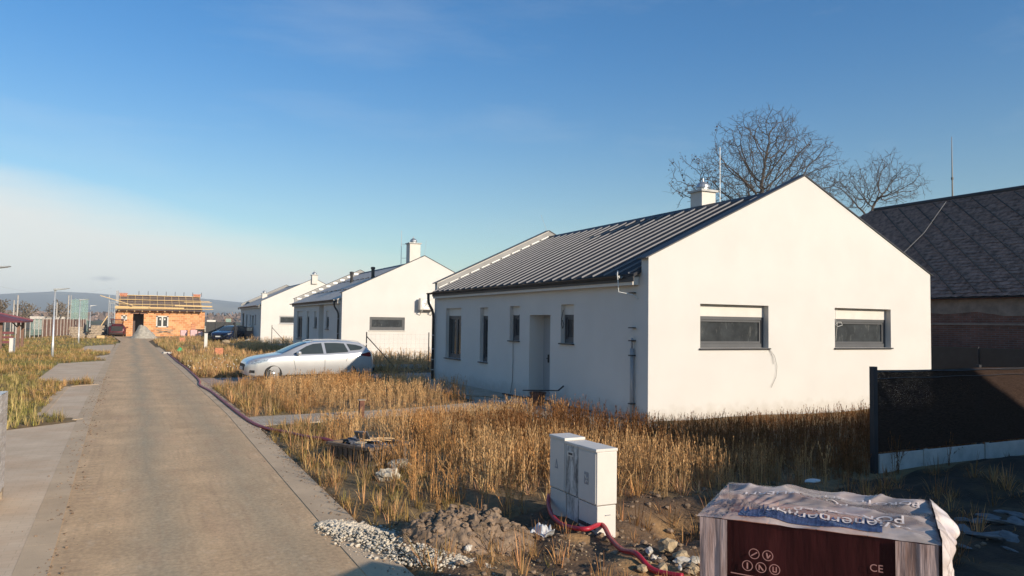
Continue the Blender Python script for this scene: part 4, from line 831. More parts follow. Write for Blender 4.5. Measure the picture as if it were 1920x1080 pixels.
def drape(o, lift=.006):                     # lay a print onto the wrinkled foil
    import bmesh
    bm = bmesh.new(); bm.from_mesh(o.data); bmesh.ops.triangulate(bm, faces=bm.faces)
    for _ in range(3):
        lg = [e for e in bm.edges if e.calc_length() > .014]
        if lg: bmesh.ops.subdivide_edges(bm, edges=lg, cuts=1); bmesh.ops.triangulate(bm, faces=bm.faces)
    bm.to_mesh(o.data); bm.free()
    for v in o.data.vertices:
        u, q = min(max((v.co.x-lw_/2)/(lw_+.034)+.5, .005), .995), min(max((v.co.y-dp_/2)/(dp_+.034)+.5, .005), .995)
        i, j = u*(nx_-1), q*(ny_-1); i0, j0 = int(i), int(j); i1, j1 = min(i0+1, nx_-1), min(j0+1, ny_-1); a, b = i-i0, j-j0
        z = (tz[j0, i0]*(1-a)+tz[j0, i1]*a)*(1-b)+(tz[j1, i0]*(1-a)+tz[j1, i1]*a)*b; v.co.z = ZT+z-.02+lift
mb = MB(); n_ = 60
for i in range(n_):
    a, b = .17+.62*i/n_, .17+.62*(i+1)/n_; w0 = .035+.06*abs(math.sin(i*1.7)); w1 = .035+.06*abs(math.sin((i+1)*1.7))
    for q in range(5): mb.poly([(a*lw_, .012+w0*1.4*q/5, 0), (b*lw_, .012+w1*1.4*q/5, 0), (b*lw_, .012+w1*1.4*(q+1)/5, 0), (a*lw_, .012+w0*1.4*(q+1)/5, 0)])
drape(mb.build('navy_print_band', 'foilnavy', top, fixn=False), .004)
rotm = Matrix.Rotation(math.pi, 4, 'Z')
M['softprint'] = mat('pale_print', (.66, .58, .55), .35)
for body, size, u, v in (('Wienerberger', .105, .60, .12), ('POROTHERM', .095, .60, .30), ('POROTHERM', .085, .38, .62), ('POROTHERM', .075, .74, .80)):
    drape(text_part('print', body, size, Matrix.Translation((u*lw_, v*dp_, 0)) @ rotm, 'softprint', top, 0), .008)
def ring(mb, x, z, r, t=.0035, y=-.016, n=26):
    for k in range(n):
        a, b = 2*math.pi*k/n, 2*math.pi*(k+1)/n
        mb.poly([(x+r*math.cos(a), y, z+r*math.sin(a)), (x+r*math.cos(b), y, z+r*math.sin(b)), (x+(r-t)*math.cos(b), y, z+(r-t)*math.sin(b)), (x+(r-t)*math.cos(a), y, z+(r-t)*math.sin(a))])
M['print'] = mat('pale_red_print', (.42, .22, .20), .4)
mb = MB(); zc = ZT-.165
for x_, z_ in ((.245, zc), (.305, zc), (.215, zc-.058), (.275, zc-.058), (.335, zc-.058)): ring(mb, x_, z_, .024)
yy = -.0175
mb.beam((.232, yy, zc-.010), (.258, yy, zc+.008), .002, .005); mb.beam((.300, yy, zc+.012), (.305, yy, zc-.012), .002, .006); mb.beam((.305, yy, zc-.012), (.316, yy, zc+.004), .002, .005)
mb.beam((.215, yy, zc-.044), (.215, yy, zc-.072), .002, .006); mb.beam((.265, yy, zc-.046), (.285, yy, zc-.070), .002, .005); mb.beam((.267, yy, zc-.070), (.267, yy, zc-.046), .002, .004); mb.beam((.328, yy, zc-.046), (.328, yy, zc-.068), .002, .004); mb.beam((.342, yy, zc-.046), (.342, yy, zc-.068), .002, .004); mb.beam((.328, yy, zc-.068), (.342, yy, zc-.068), .002, .004)
mb.build('handling_symbols', 'print', pal, fixn=False)
text_part('ce_mark', 'CE', .045, Matrix.Translation((.765*lw_, -.017, ZT-.155)) @ Matrix.Rotation(math.pi/2, 4, 'X'), 'print', pal, 0)
mb = MB()
for cx2, k in ((.72*lw_, 0), (.775*lw_, 1)):
    pts = [(cx2-.016, -.016, ZT-.225), (cx2+.016, -.016, ZT-.225), (cx2, -.016, ZT-.198)]
    for i in range(3): mb.beam(pts[i], pts[(i+1) % 3], .002, .003)
mb.build('recycling_mark', 'print', pal)
mb = MB(); mb.tube([(.14, -.0165, ZT-.265), (.36, -.0165, ZT-.272), (.66, -.0165, ZT-.285), (.78, -.0165, ZT-.285)], .0022, 4); mb.build('foil_seam', 'print', pal)

# loose crumpled film bulging over the right end
M['loosefilm'] = mat('loose_film', (.60, .50, .48), .18, var=.2, vs=6, bump=.3, bs=16, spec=.6, c2=(.74, .66, .64))
for (y0_, y1_, zlo, amp, sd) in ((-.02, dp_*.52, ZT-.36, .085, 3), (dp_*.46, dp_+.01, ZT-.24, .10, 11)):
    s_, q_ = np.meshgrid(np.linspace(0, 1, 40), np.linspace(0, 1, 34)); yv = y0_+(y1_-y0_)*s_; zv = zlo+(ZT+.005-zlo)*q_
    env = np.sin(np.clip(s_, 0, 1)*math.pi)**.5*np.sin(np.clip(q_, 0, 1)*math.pi)**.6
    out = lw_+.018+env*amp*(.35+1.1*np.abs(vnoise(s_*4+sd, q_*5+sd)-.2)+.35*np.abs(vnoise(s_*11+sd, q_*6-s_*4)-.5))
    Vq = np.stack([out, yv, zv+.02*(vnoise(s_*6, q_*3+sd)-.5)], 2).reshape(-1, 3); ii = np.arange(s_.size).reshape(s_.shape)
    npmesh('loose_film', Vq, np.stack([ii[:-1, :-1].ravel(), ii[:-1, 1:].ravel(), ii[1:, 1:].ravel(), ii[1:, :-1].ravel()], 1), 'loosefilm', parent=pal, smooth=True)
# wrapped pallet at the left picture edge
q0 = G(-18, 968)
wp = thing('wrapped_pallet', 'pallet stack in glossy clear stretch film on the parking bay at the left edge', 'wrapped pallet', (q0.x-1.2, q0.y-.1, .008))
M['stretch'] = mat('stretch_film', (.46, .43, .41), .2, var=.2, vs=3, bump=.5, bs=5, spec=.6, c2=(.58, .55, .53), stretch=(1, 1, 6))
zt2 = PY(8, 748, q0.y).z
def wrapbox(name, x0, x1, y0, y1, z0, z1, m, par, amp=.02):
    P_, F_ = [], []; off = 0
    for (a, b) in (((x0, y0), (x1, y0)), ((x1, y0), (x1, y1)), ((x1, y1), (x0, y1)), ((x0, y1), (x0, y0))):
        a, b = np.array(a), np.array(b); d = b-a; ln = np.hypot(*d); nr = np.array([d[1], -d[0]])/ln; n, k = 26, 30
        s, q = np.meshgrid(np.linspace(0, 1, n), np.linspace(0, 1, k)); o_ = amp*(vnoise(s*5+q*9+off, q*16-s*3)-.5)*np.sin(s*math.pi)
        P_.append(np.stack([a[0]+d[0]*s+nr[0]*o_, a[1]+d[1]*s+nr[1]*o_, z0+(z1-z0)*q], 2).reshape(-1, 3)); ii = np.arange(n*k).reshape(k, n)+off*n*k
        F_.append(np.stack([ii[:-1, :-1].ravel(), ii[:-1, 1:].ravel(), ii[1:, 1:].ravel(), ii[1:, :-1].ravel()], 1)); off += 1
    base = off*n*k; P_.append(np.array([(x0, y0, z1), (x1, y0, z1), (x1, y1, z1), (x0, y1, z1)])); F_.append(np.array([[base, base+1, base+2, base+3]]))
    return npmesh(name, np.concatenate(P_), np.concatenate(F_), m, parent=par, smooth=False)
wrapbox('stretch_film', 0, 1.19, 0, 1.0, .12, zt2, 'stretch', wp, .03)
mb = MB(); mb.box(.06, 1.13, .06, .94, .12, zt2-.03); mb.build('load', 'concrete', wp)
mb = MB(); mb.box(1.196, 1.205, .35, .40, zt2*.60, zt2*.72); mb.build('white_tape', 'white', wp)
mb = MB()
for yy in (.03, .45, .87): mb.box(0, 1.19, yy, yy+.1, 0, .09)
mb.box(0, 1.19, 0, 1, .092, .12); mb.build('wooden_pallet', 'oldwood', wp)

# ------------------------------------------------------------------ red conduits
def gp(px, py, dz=.03): q = G(px, py); return Vector((q.x, q.y, max(0, float(gz(q.x, q.y)))+dz))
def smooth_path(pts, n=6):
    o = []
    for i in range(len(pts)-1):
        p0, p1, p2, p3 = pts[max(i-1, 0)], pts[i], pts[i+1], pts[min(i+2, len(pts)-1)]
        for k in range(n):
            t_ = k/n; o.append(.5*((2*p1)+(p2-p0)*t_+(2*p0-5*p1+4*p2-p3)*t_*t_+(3*p1-p0-3*p2+p3)*t_**3))
    return o+[pts[-1]]
pts = smooth_path([gp(*p) for p in ((313, 662), (330, 677), (350, 692), (372, 713), (375, 724), (396, 736), (422, 757), (452, 781), (478, 798), (503, 807))]+[gp(540, 819, .07), gp(580, 834, .10), gp(610, 842, .12), gp(650, 855, .10), gp(700, 864, .06)], 8)
mb = MB(); nrm_ = [ .027+.004*(i % 2) for i in range(len(pts))]; mb.tube(pts, nrm_, 9); tag(mb.build('red_conduit', 'red', smooth=True), 'long thin red corrugated conduit lying along the right kerb of the lane', 'conduit')
base_ = G(1125, 1003)
def onray(px, py, y): return PY(px, py, y)
pts = smooth_path([Vector((4.22, 7.5, .10)), onray(1029, 930, 7.28), onray(1029, 950, 7.05), onray(1038, 970, 6.75), onray(1060, 986, 6.45), onray(1098, 992, 6.17), gp(1128, 1003, .10), gp(1145, 1024, .06), gp(1166, 1050, .05), gp(1193, 1070, .05), gp(1225, 1086, .05), gp(1280, 1100, .05)], 8)
mb = MB(); mb.tube(pts, .023, 10); tag(mb.build('red_conduit', 'red', smooth=True), 'thick red conduit looping round the foot of the white meter cabinets', 'conduit')

# ------------------------------------------------------------------ soil heap, gravel, stones
SX, SY, SZ = .62, .64, .72
gxh = np.linspace(-1.25, 1.25, 110); gyh = np.linspace(-.85, .85, 80); HXX, HYY = np.meshgrid(gxh, gyh)
rr = (HXX/1.12)**2+(HYY/.70)**2; hh = np.clip(1-rr, 0, 1)**.75*.40*(.8+.5*fbm(HXX*2+5, HYY*2, 3)); lump = np.abs(fbm(HXX*6+2, HYY*6, 4)-.47)*.42*np.clip(1.15-rr, 0, 1)
hz = hh+lump-np.where(rr > 1.1, .10, .0)-.03
idx = np.arange(HXX.size).reshape(HXX.shape); F = np.stack([idx[:-1, :-1].ravel(), idx[:-1, 1:].ravel(), idx[1:, 1:].ravel(), idx[1:, :-1].ravel()], 1)
hp_ = thing('soil_heap', 'heap of crumbly dark brown earth dug out beside the cabinets', 'soil heap', (2.74, 6.50, .0), -.35)
npmesh('mound', np.stack([HXX*SX, HYY*SY, hz*SZ], 2).reshape(-1, 3), F, 'soil', parent=hp_)
mb = MB()
for k in range(420):
    a, r_ = rng.uniform(0, 6.28), rng.uniform(0, 1)**.5*1.02; x, y = 1.12*r_*math.cos(a), .70*r_*math.sin(a); j, i = int((y+.85)/1.7*79), int((x+1.25)/2.5*109)
    mb.blob((x*SX, y*SY, hz[j, i]*SZ+.008), rng.uniform(.010, .032)*(1 if rng.random() < .9 else 1.8), .35, 1, (1, rng.uniform(.6, 1), rng.uniform(.5, .9)))
c_ = mb.build('clods', 'soil', hp_); c_['kind'] = 'stuff'
def stones(n, sampler, rmin, rmax, m, name, label, zf=None, sub=0):
    mb = MB()
    for k in range(n):
        x, y = sampler(k); r_ = rmin+(rmax-rmin)*rng.random()**2.5; z = (zf(x, y) if zf else max(float(gz(x, y)), 0.0 if x < rx(y) else -9)); mb.blob((x, y, z+r_*.35), r_, .3, sub, (1, rng.uniform(.6, 1), rng.uniform(.5, .9)))
    return tag(mb.build(name, m), label, 'gravel', kind='stuff')
ga, gb = np.array([1.70, 7.75]), np.array([2.62, 5.55])
def gsamp(k):
    f = rng.random(); wdt = .10+.24*math.sin(math.pi*min(1, f*1.05))**.8; p = ga+(gb-ga)*f; q = rng.normal()*.42*wdt; return p[0]+q*.89+.04, p[1]+q*.46
def gpile(x, y):
    p = np.array([x, y]); f = np.clip(np.dot(p-ga, gb-ga)/np.dot(gb-ga, gb-ga), 0, 1); d = np.linalg.norm(p-ga-(gb-ga)*f); return .012+.10*math.sin(math.pi*f)*max(0, 1-d/.26)*rng.random()**.5
stones(9000, gsamp, .005, .022, 'gravel', 'spilled_gravel', 'pale gravel and mortar crumbs spilled across the kerb onto the lane', gpile)
M['tanstone'] = mat('tan_stone', (.34, .26, .165), .93, var=.25, vs=9, bump=.6, bs=30); M['whitestone'] = mat('white_plaster_lump', (.52, .48, .42), .9, var=.15, vs=12, bump=.5, bs=30)
def psamp(k): return rng.uniform(2.2, 4.6), rng.uniform(4.6, 6.2)
stones(420, psamp, .004, .014, 'tanstone', 'pebbles', 'small pale pebbles scattered over the bare earth before the cabinets')
def rsamp(k): y = rng.uniform(6, 40); return rng.uniform(float(interp(y, RY, RXL))-.1, float(rx(y))-.1), y
stones(260, rsamp, .003, .008, 'tanstone', 'road_grit', 'loose grit scattered over the dusty lane', lambda x, y: .006)
def esamp(k):
    y = rng.uniform(4.5, 30)**1.0; return (float(rx(y))-.02+rng.normal()*.06-.22*rng.random()**4, y) if k % 3 else (float(interp(y, RY, RXL))+rng.normal()*.10, y)
stones(2600, esamp, .004, .017, 'soil', 'edge_dirt', 'crumbs of brown earth strewn along the edges of the lane', lambda x, y: .008)
def csamp(k): return rng.uniform(2.3, 7.5), rng.uniform(4.4, 7.4)
stones(900, csamp, .012, .05, 'soil', 'soil_clods', 'loose clods of brown earth lying round the cabinets')
def chunk(px, py, r_, m, label, sq=(1, .75, .6), rot=0.0, dz=.4, group='broken stones dumped by the hole', yy=None):
    q = G(px, py, .06); mb = MB(); r_ *= .86; mb.blob((0, 0, 0), r_, .42, 1, sq, rot=Matrix.Rotation(rot, 3, 'Z') @ Matrix.Rotation(rng.uniform(-.4, .4), 3, 'X'))
    o = mb.build('broken_stone', m); o.location = (q.x, q.y, max(float(gz(q.x, q.y)), -.02)+r_*sq[2]*dz+.02); return tag(o, label, 'stone', group)
chunk(1252, 1026, .092, 'tanstone', 'big rounded tan boulder, topmost stone of the rubble beside the pallet', (1, .8, .9), dz=1.0)
chunk(1277, 1037, .080, 'tanstone', 'flat tan stone lying just right of the big boulder', (1.2, .8, .55), .3, .8)
chunk(1217, 1035, .072, 'whitestone', 'white oblong chunk at the left end of the rubble', (1.1, .5, .45), 1.0, .8)
chunk(1283, 1049, .085, 'whitestone', 'long pale mortar sausage lying across the rubble', (1.4, .45, .4), -.5, .6)
chunk(1226, 1050, .035, 'whitestone', 'small white lump below the white oblong chunk', (1, .8, .8))
chunk(1237, 1055, .028, 'whitestone', 'tiny pale lump in the middle of the rubble', (1, .8, .8))
chunk(1304, 1049, .075, 'stone', 'dark grey flat slab leaning against the pallet foot', (1.3, .8, .35), .4)
chunk(1240, 1068, .075, 'tanstone', 'crumbling tan clod at the front of the rubble', (1.2, .8, .6), .8)
chunk(1275, 1069, .055, 'whitestone', 'angular white shard at the front of the rubble', (1.3, .35, .4), .9)
chunk(1205, 1070, .050, 'tanstone', 'knobbly tan clod beside the thick red conduit', (1, .9, .7))
chunk(1300, 1070, .065, 'tanstone', 'ochre clod near the bottom corner of the wrapped pallet', (1, .9, .7))
chunk(860, 1030, .055, 'tanstone', 'ochre rounded stone at the foot of the soil heap', (1, .8, .75), group='stones by the soil heap')
chunk(878, 1034, .052, 'whitestone', 'white chipped stone at the foot of the soil heap', (1.3, .6, .6), .6, group='stones by the soil heap')
chunk(790, 1012, .085, 'gravel', 'flat grey white slab lying on the spilled gravel', (1.4, .9, .35), .5, 1.2, group='stones by the soil heap')
# white sheet of plastic at the cabinet foot
s, q = np.meshgrid(np.linspace(0, 1, 34), np.linspace(0, 1, 22)); c0, c1_, c2p, c3p = (G(975, 1000, .03), G(1040, 1012, .03), G(1030, 985, .06), G(1000, 983, .06))
Pq = np.array([[(1-a)*(1-b) for a, b in zip(s.ravel(), q.ravel())], [a*(1-b) for a, b in zip(s.ravel(), q.ravel())], [a*b for a, b in zip(s.ravel(), q.ravel())], [(1-a)*b for a, b in zip(s.ravel(), q.ravel())]]).T @ np.array([tuple(v) for v in (c0, c1_, c2p, c3p)])
Pq[:, 2] = np.maximum(gz(Pq[:, 0], Pq[:, 1]), -.06)+.02+.13*np.abs(vnoise(s.ravel()*5, q.ravel()*4)-.5)+.10*np.exp(-((s.ravel()-.5)**2+(q.ravel()-.75)**2)*9)
ii = np.arange(s.size).reshape(s.shape); M['sheet'] = mat('white_sheet', (.58, .58, .58), .6, var=.1, vs=8, bump=.4, bs=20)
sh = npmesh('plastic_sheet', Pq, np.stack([ii[:-1, :-1].ravel(), ii[:-1, 1:].ravel(), ii[1:, 1:].ravel(), ii[1:, :-1].ravel()], 1), 'sheet'); mo = sh.modifiers.new('thickness', 'SOLIDIFY'); mo.thickness = .006
tag(sh, 'crumpled white sheet lying on the earth at the foot of the cabinets', 'sheet')
# slabs and scraps in the shade on the far right
for i in range(15):
    qq = G(rng.uniform(1790, 1915), 968+70*rng.random()**1.6+(8 if i % 3 else -4), .0); mb = MB(); sz = rng.uniform(.05, .13); mb.blob((0, 0, 0), sz, .35, 1, (rng.uniform(1.2, 2.2), rng.uniform(.5, .9), .22)); o = mb.build('broken_slab', 'greyslab'); o.location = (qq.x, qq.y, float(gz(qq.x, qq.y))+.02); o.rotation_euler = (rng.uniform(-.2, .2), rng.uniform(-.2, .2), rng.uniform(0, 3.1))
    tag(o, 'pale broken slab on the shaded earth right of the wrapped pallet', 'slab', 'pale broken slabs in the shade')
qq = G(1523, 904, .15); mb = MB(); mb.blob((0, 0, 0), .09, .2, 2, (1.3, .7, .25)); o = mb.build('plastic_scrap', 'sheet'); o.location = (qq.x, qq.y, float(gz(qq.x, qq.y))+.12); tag(o, 'small white plastic scrap lying in the shaded weeds', 'scrap')

# ------------------------------------------------------------------ crate of slate offcuts in the weeds
ch = .27; cf, cR, cL = G(692, 843, ch), G(764, 831, ch), G(660, 826, ch); cr = thing('rubble_crate', 'dark wooden crate heaped with slate offcuts and splinters in the golden weeds', 'crate', (cf.x, cf.y, 0), math.atan2(cR.y-cf.y, cR.x-cf.x)); cw, cd_ = (cR-cf).length, (cL-cf).length
mb = MB()
for k in range(7): x = .01+k*(cw-.1)/6; mb.box(x, x+.07, 0, .018, .06, ch-.02); mb.box(x, x+.07, cd_-.018, cd_, .06, ch-.02)
for k in range(8): y = .03+k*(cd_-.12)/7; mb.box(0, .018, y, y+.07, .06, ch-.02); mb.box(cw-.018, cw, y, y+.07, .06, ch-.02)
mb.build('slats', 'cratewood', cr)
mb = MB(); mb.box(-.02, cw+.02, -.03, .03, ch-.02, ch+.02); mb.box(-.02, cw+.02, cd_-.03, cd_+.03, ch-.02, ch+.02); mb.box(-.03, .03, .03, cd_-.03, ch-.02, ch+.02); mb.box(cw-.03, cw+.03, .03, cd_-.03, ch-.02, ch+.02); mb.build('rim', 'cratewood', cr)
mb = MB(); mb.box(0, cw, 0, cd_, .0, .06); mb.build('floor', 'oldwood', cr)
fill = mb = MB(); mb.box(.03, cw-.03, .03, cd_-.03, .06, ch-.06); mb.build('fill', 'soil', cr)
M['offcut'] = mat('slate_offcut', (.10, .10, .115), .7, var=.4, vs=9); M['splinter'] = mat('pale_splinter', (.52, .36, .20), .8, var=.3, vs=12)
for k in range(26):
    mb = MB(); s_ = rng.uniform(.07, .18); mb.obox((rng.uniform(.08, cw*.62), rng.uniform(.10, cd_-.10), ch+rng.uniform(-.05, .07)), (s_, s_*.7, .014), Matrix.Rotation(rng.uniform(0, 6), 3, 'Z') @ Matrix.Rotation(rng.uniform(-.6, .6), 3, 'X')); mb.build('slate_offcut', M['offcut'] if rng.random() < .75 else M['stone'], cr)
for k in range(12):
    mb = MB(); a = rng.uniform(-.5, .5)+2.6; c0 = Vector((rng.uniform(.5*cw, .85*cw), rng.uniform(.3, cd_-.2), ch+rng.uniform(.0, .06))); mb.beam(c0-Vector((math.cos(a), math.sin(a), .1))*.14, c0+Vector((math.cos(a), math.sin(a), .12))*.14, .022, .012); mb.build('wood_splinter', 'splinter', cr)
mb = MB(); mb.obox((cw*.42, cd_*.55, ch+.09), (.28, .20, .022), Matrix.Rotation(.5, 3, 'Z') @ Matrix.Rotation(.75, 3, 'Y')); mb.build('leaning_slate', M['offcut'], cr)
for px, py, lb in ((748, 866, 'pale concrete lump in the weeds just below the slate crate'), (728, 884, 'lower concrete lump in the weeds, left of the other by the crate')):
    qq = G(px, py, .12); mb = MB(); mb.blob((0, 0, 0), .13, .3, 2, (1.3, .8, .7)); o = mb.build('concrete_lump', 'stone'); o.location = (qq.x, qq.y, .07); tag(o, lb, 'concrete lump')
qq = G(664, 778, .0); sp = thing('steel_stub', 'short rusty steel post stub standing in the weeds by the paved path', 'post', (qq.x, qq.y-.6, 0)); mb = MB(); mb.box(-.05, .05, -.05, .05, -.1, .38); mb.build('post', 'rust', sp); mb = MB(); mb.box(-.075, .075, -.075, .075, .38, .395); mb.build('cap', 'oldwood', sp)
# tools and scraps at the house door
tub = thing('mortar_tub', 'brown plastic tub with a dark lath across it by the door of the nearest house', 'tub', (9.05, 16.75, .012)); mb = MB(); mb.lathe([(.15, 0), (.20, .30), (.215, .30), (.215, .33), (.19, .33), (.14, .03)], (0, 0, 0), 18); mb.build('tub', M['rust'], tub, smooth=False); mb = MB(); mb.beam((-.3, .25, .36), (.42, -.3, .38), .05, .025); mb.beam((.42, -.3, .38), (.5, -.42, .5), .05, .03); mb.build('lath', 'trim', tub)
for (p, q_, w_, lb, m_) in (((8.35, 17.9, .03), (9.2, 17.05, .03), .12, 'pale board lying on the paving before the door', 'white'), ((8.15, 17.35, .03), (8.95, 16.9, .03), .10, 'second pale board on the paving, nearer the weeds', 'concrete'), ((9.45, 19.6, .04), (9.50, 17.6, .04), .08, 'dark lath lying along the wall left of the door', 'trim'), ((9.40, 16.6, .04), (9.5, 15.0, .04), .05, 'dark pipe lying along the wall right of the brown tub', 'trim'), ((7.6, 20.2, .03), (9.0, 18.7, .03), .10, 'dark plank lying on the shaded paving by the weeds', 'oldwood')):
    mb = MB(); mb.beam(p, q_, w_, .03); tag(mb.build('board', m_), lb, 'board')

# ------------------------------------------------------------------ fences
fp = G(1640, 890); fn = thing('garden_fence', 'black shade net fence on a low concrete footing right of the nearest house', 'fence', (fp.x, fp.y, 0), 0.015)
zt3 = PY(1637, 690, fp.y).z; LF = 9.0
M['shadenet'] = mat('black_shade_net', (.040, .027, .022), .95, spec=0.0, var=.35, vs=28, stretch=(.6, 1, 5))
t, p, n, l = nodes_of(M['shadenet']); cd = n('ShaderNodeTexCoord'); no = n('ShaderNodeTexNoise'); no.inputs['Scale'].default_value = 130; no.inputs['Detail'].default_value = 2; l(cd.outputs['Object'], no.inputs[0]); mr = n('ShaderNodeMapRange'); mr.inputs[1].default_value = .68; mr.inputs[2].default_value = .73; mr.inputs[3].default_value = 1; mr.inputs[4].default_value = .2; l(no.outputs[0], mr.inputs[0]); l(mr.outputs[0], p.inputs['Alpha'])
zp_ = PY(1640, 852, fp.y).z
s, q = np.meshgrid(np.linspace(0, 1, 120), np.linspace(0, 1, 24)); Vn = np.stack([s*LF+.04, .02*(vnoise(s*22, q*5)-.5)*np.sin(q*3.14)+.02, zp_+.02+(zt3-.03-zp_-.02)*q-(q > .96)*.012*np.abs(np.sin(s*LF*1.25))], 2).reshape(-1, 3); ii = np.arange(s.size).reshape(s.shape)
npmesh('shade_net', Vn, np.stack([ii[:-1, :-1].ravel(), ii[:-1, 1:].ravel(), ii[1:, 1:].ravel(), ii[1:, :-1].ravel()], 1), 'shadenet', parent=fn, smooth=True)
mb = MB()
for z_, r_ in ((zt3-.06, .008), (zt3-.15, .005), (zt3-.05, .004)): mb.tube([(.0, .0, z_)]+[(x, .0+.004*math.sin(x*9), z_+.006*math.sin(x*5+r_*900)) for x in np.linspace(.2, LF, 40)], r_, 5)
mb.build('tension_wire', 'gutter', fn)
mb = MB(); mb.box(-.04, .04, -.03, .04, -.1, zt3+.02); mb.build('post', 'trim', fn)
for x_ in (2.55, 5.1, 7.6): mb = MB(); mb.box(x_-.03, x_+.03, .03, .09, -.1, zt3+.01); mb.build('post', 'trim', fn)
mb = MB(); mb.beam((.03, .06, zt3-.12), (1.05, .06, zp_+.0), .045, .045); mb.build('brace', 'trim', fn)
for x0_, x1_ in ((.05, 2.50), (2.60, 5.05), (5.15, 7.6)): mb = MB(); mb.box(x0_, x1_, -.045, .0, -.15, zp_); mb.build('concrete_panel', 'concrete', fn, bevel=.006)
for x_ in (1.05, 2.55, 5.1): mb = MB(); mb.box(x_-.045, x_+.045, -.06, -.046, -.1, zp_+.02); mb.build('panel_holder', 'concrete', fn)
bf = thing('boundary_fence', 'black screened fence running along the brick wall of the old barn', 'fence', (24.2, 0, 0)); zt4 = PX(1830, 652, 24.2).z
mb = MB(); mb.box(-.01, .01, 2, 26, .05, zt4); mb.build('shade_net', M['tarp'], bf)
for k in range(10): mb = MB(); mb.box(-.06, -.012, 2+k*2.6, 2.05+k*2.6, -.1, zt4+.03); mb.build('post', 'trim', bf)
M['wire'] = mat('wire_mesh', (.20, .21, .21), .5, .3)
def wirefence(px0, px1, pyb, ptop, Y, label, h_=1.25, brace=True, rz=0, step=.10, z0=0.0, prev=None):
    a = PY(px0, pyb, Y); b = PY(px1, pyb, Y); L_ = b.x-a.x
    r = thing('wire_fence', label, 'fence', (a.x, Y, z0), rz, 'wire fences between the house plots')
    for x_ in [0, L_]: mb = MB(); mb.tube([(x_, 0, -.2), (x_, 0, h_)], .024, 8); mb.build('post', 'trim', r)
    if brace: mb = MB(); mb.tube([(0, .0, h_-.18), (1.35, 0, .02)], .020, 8); mb.build('brace', 'trim', r)
    mb = MB()
    for k in range(int(L_/step)+1): mb.tube([(k*step, .02, .12), (k*step, .02, h_-.06)], .0016, 3, False)
    for k in range(int((h_-.18)/step)+1): mb.tube([(0, .02, .12+k*step), (L_, .02, .12+k*step)], .0016, 3, False)
    mb.build('wire_mesh', 'wire', r)
    mb = MB()
    mb.box(-.05, L_, .03, .08, -.1, .22); mb.build('concrete_panel', 'concrete', r); return r
wirefence(686, 803, 690, 626, 31.5, 'thin wire mesh fence with slanted brace before the gable with the air conditioner', 1.62, step=.2)
wirefence(509, 560, 645, 615, 62.0, 'farther thin wire fence with slanted brace before the last white house', 1.7, step=.25)
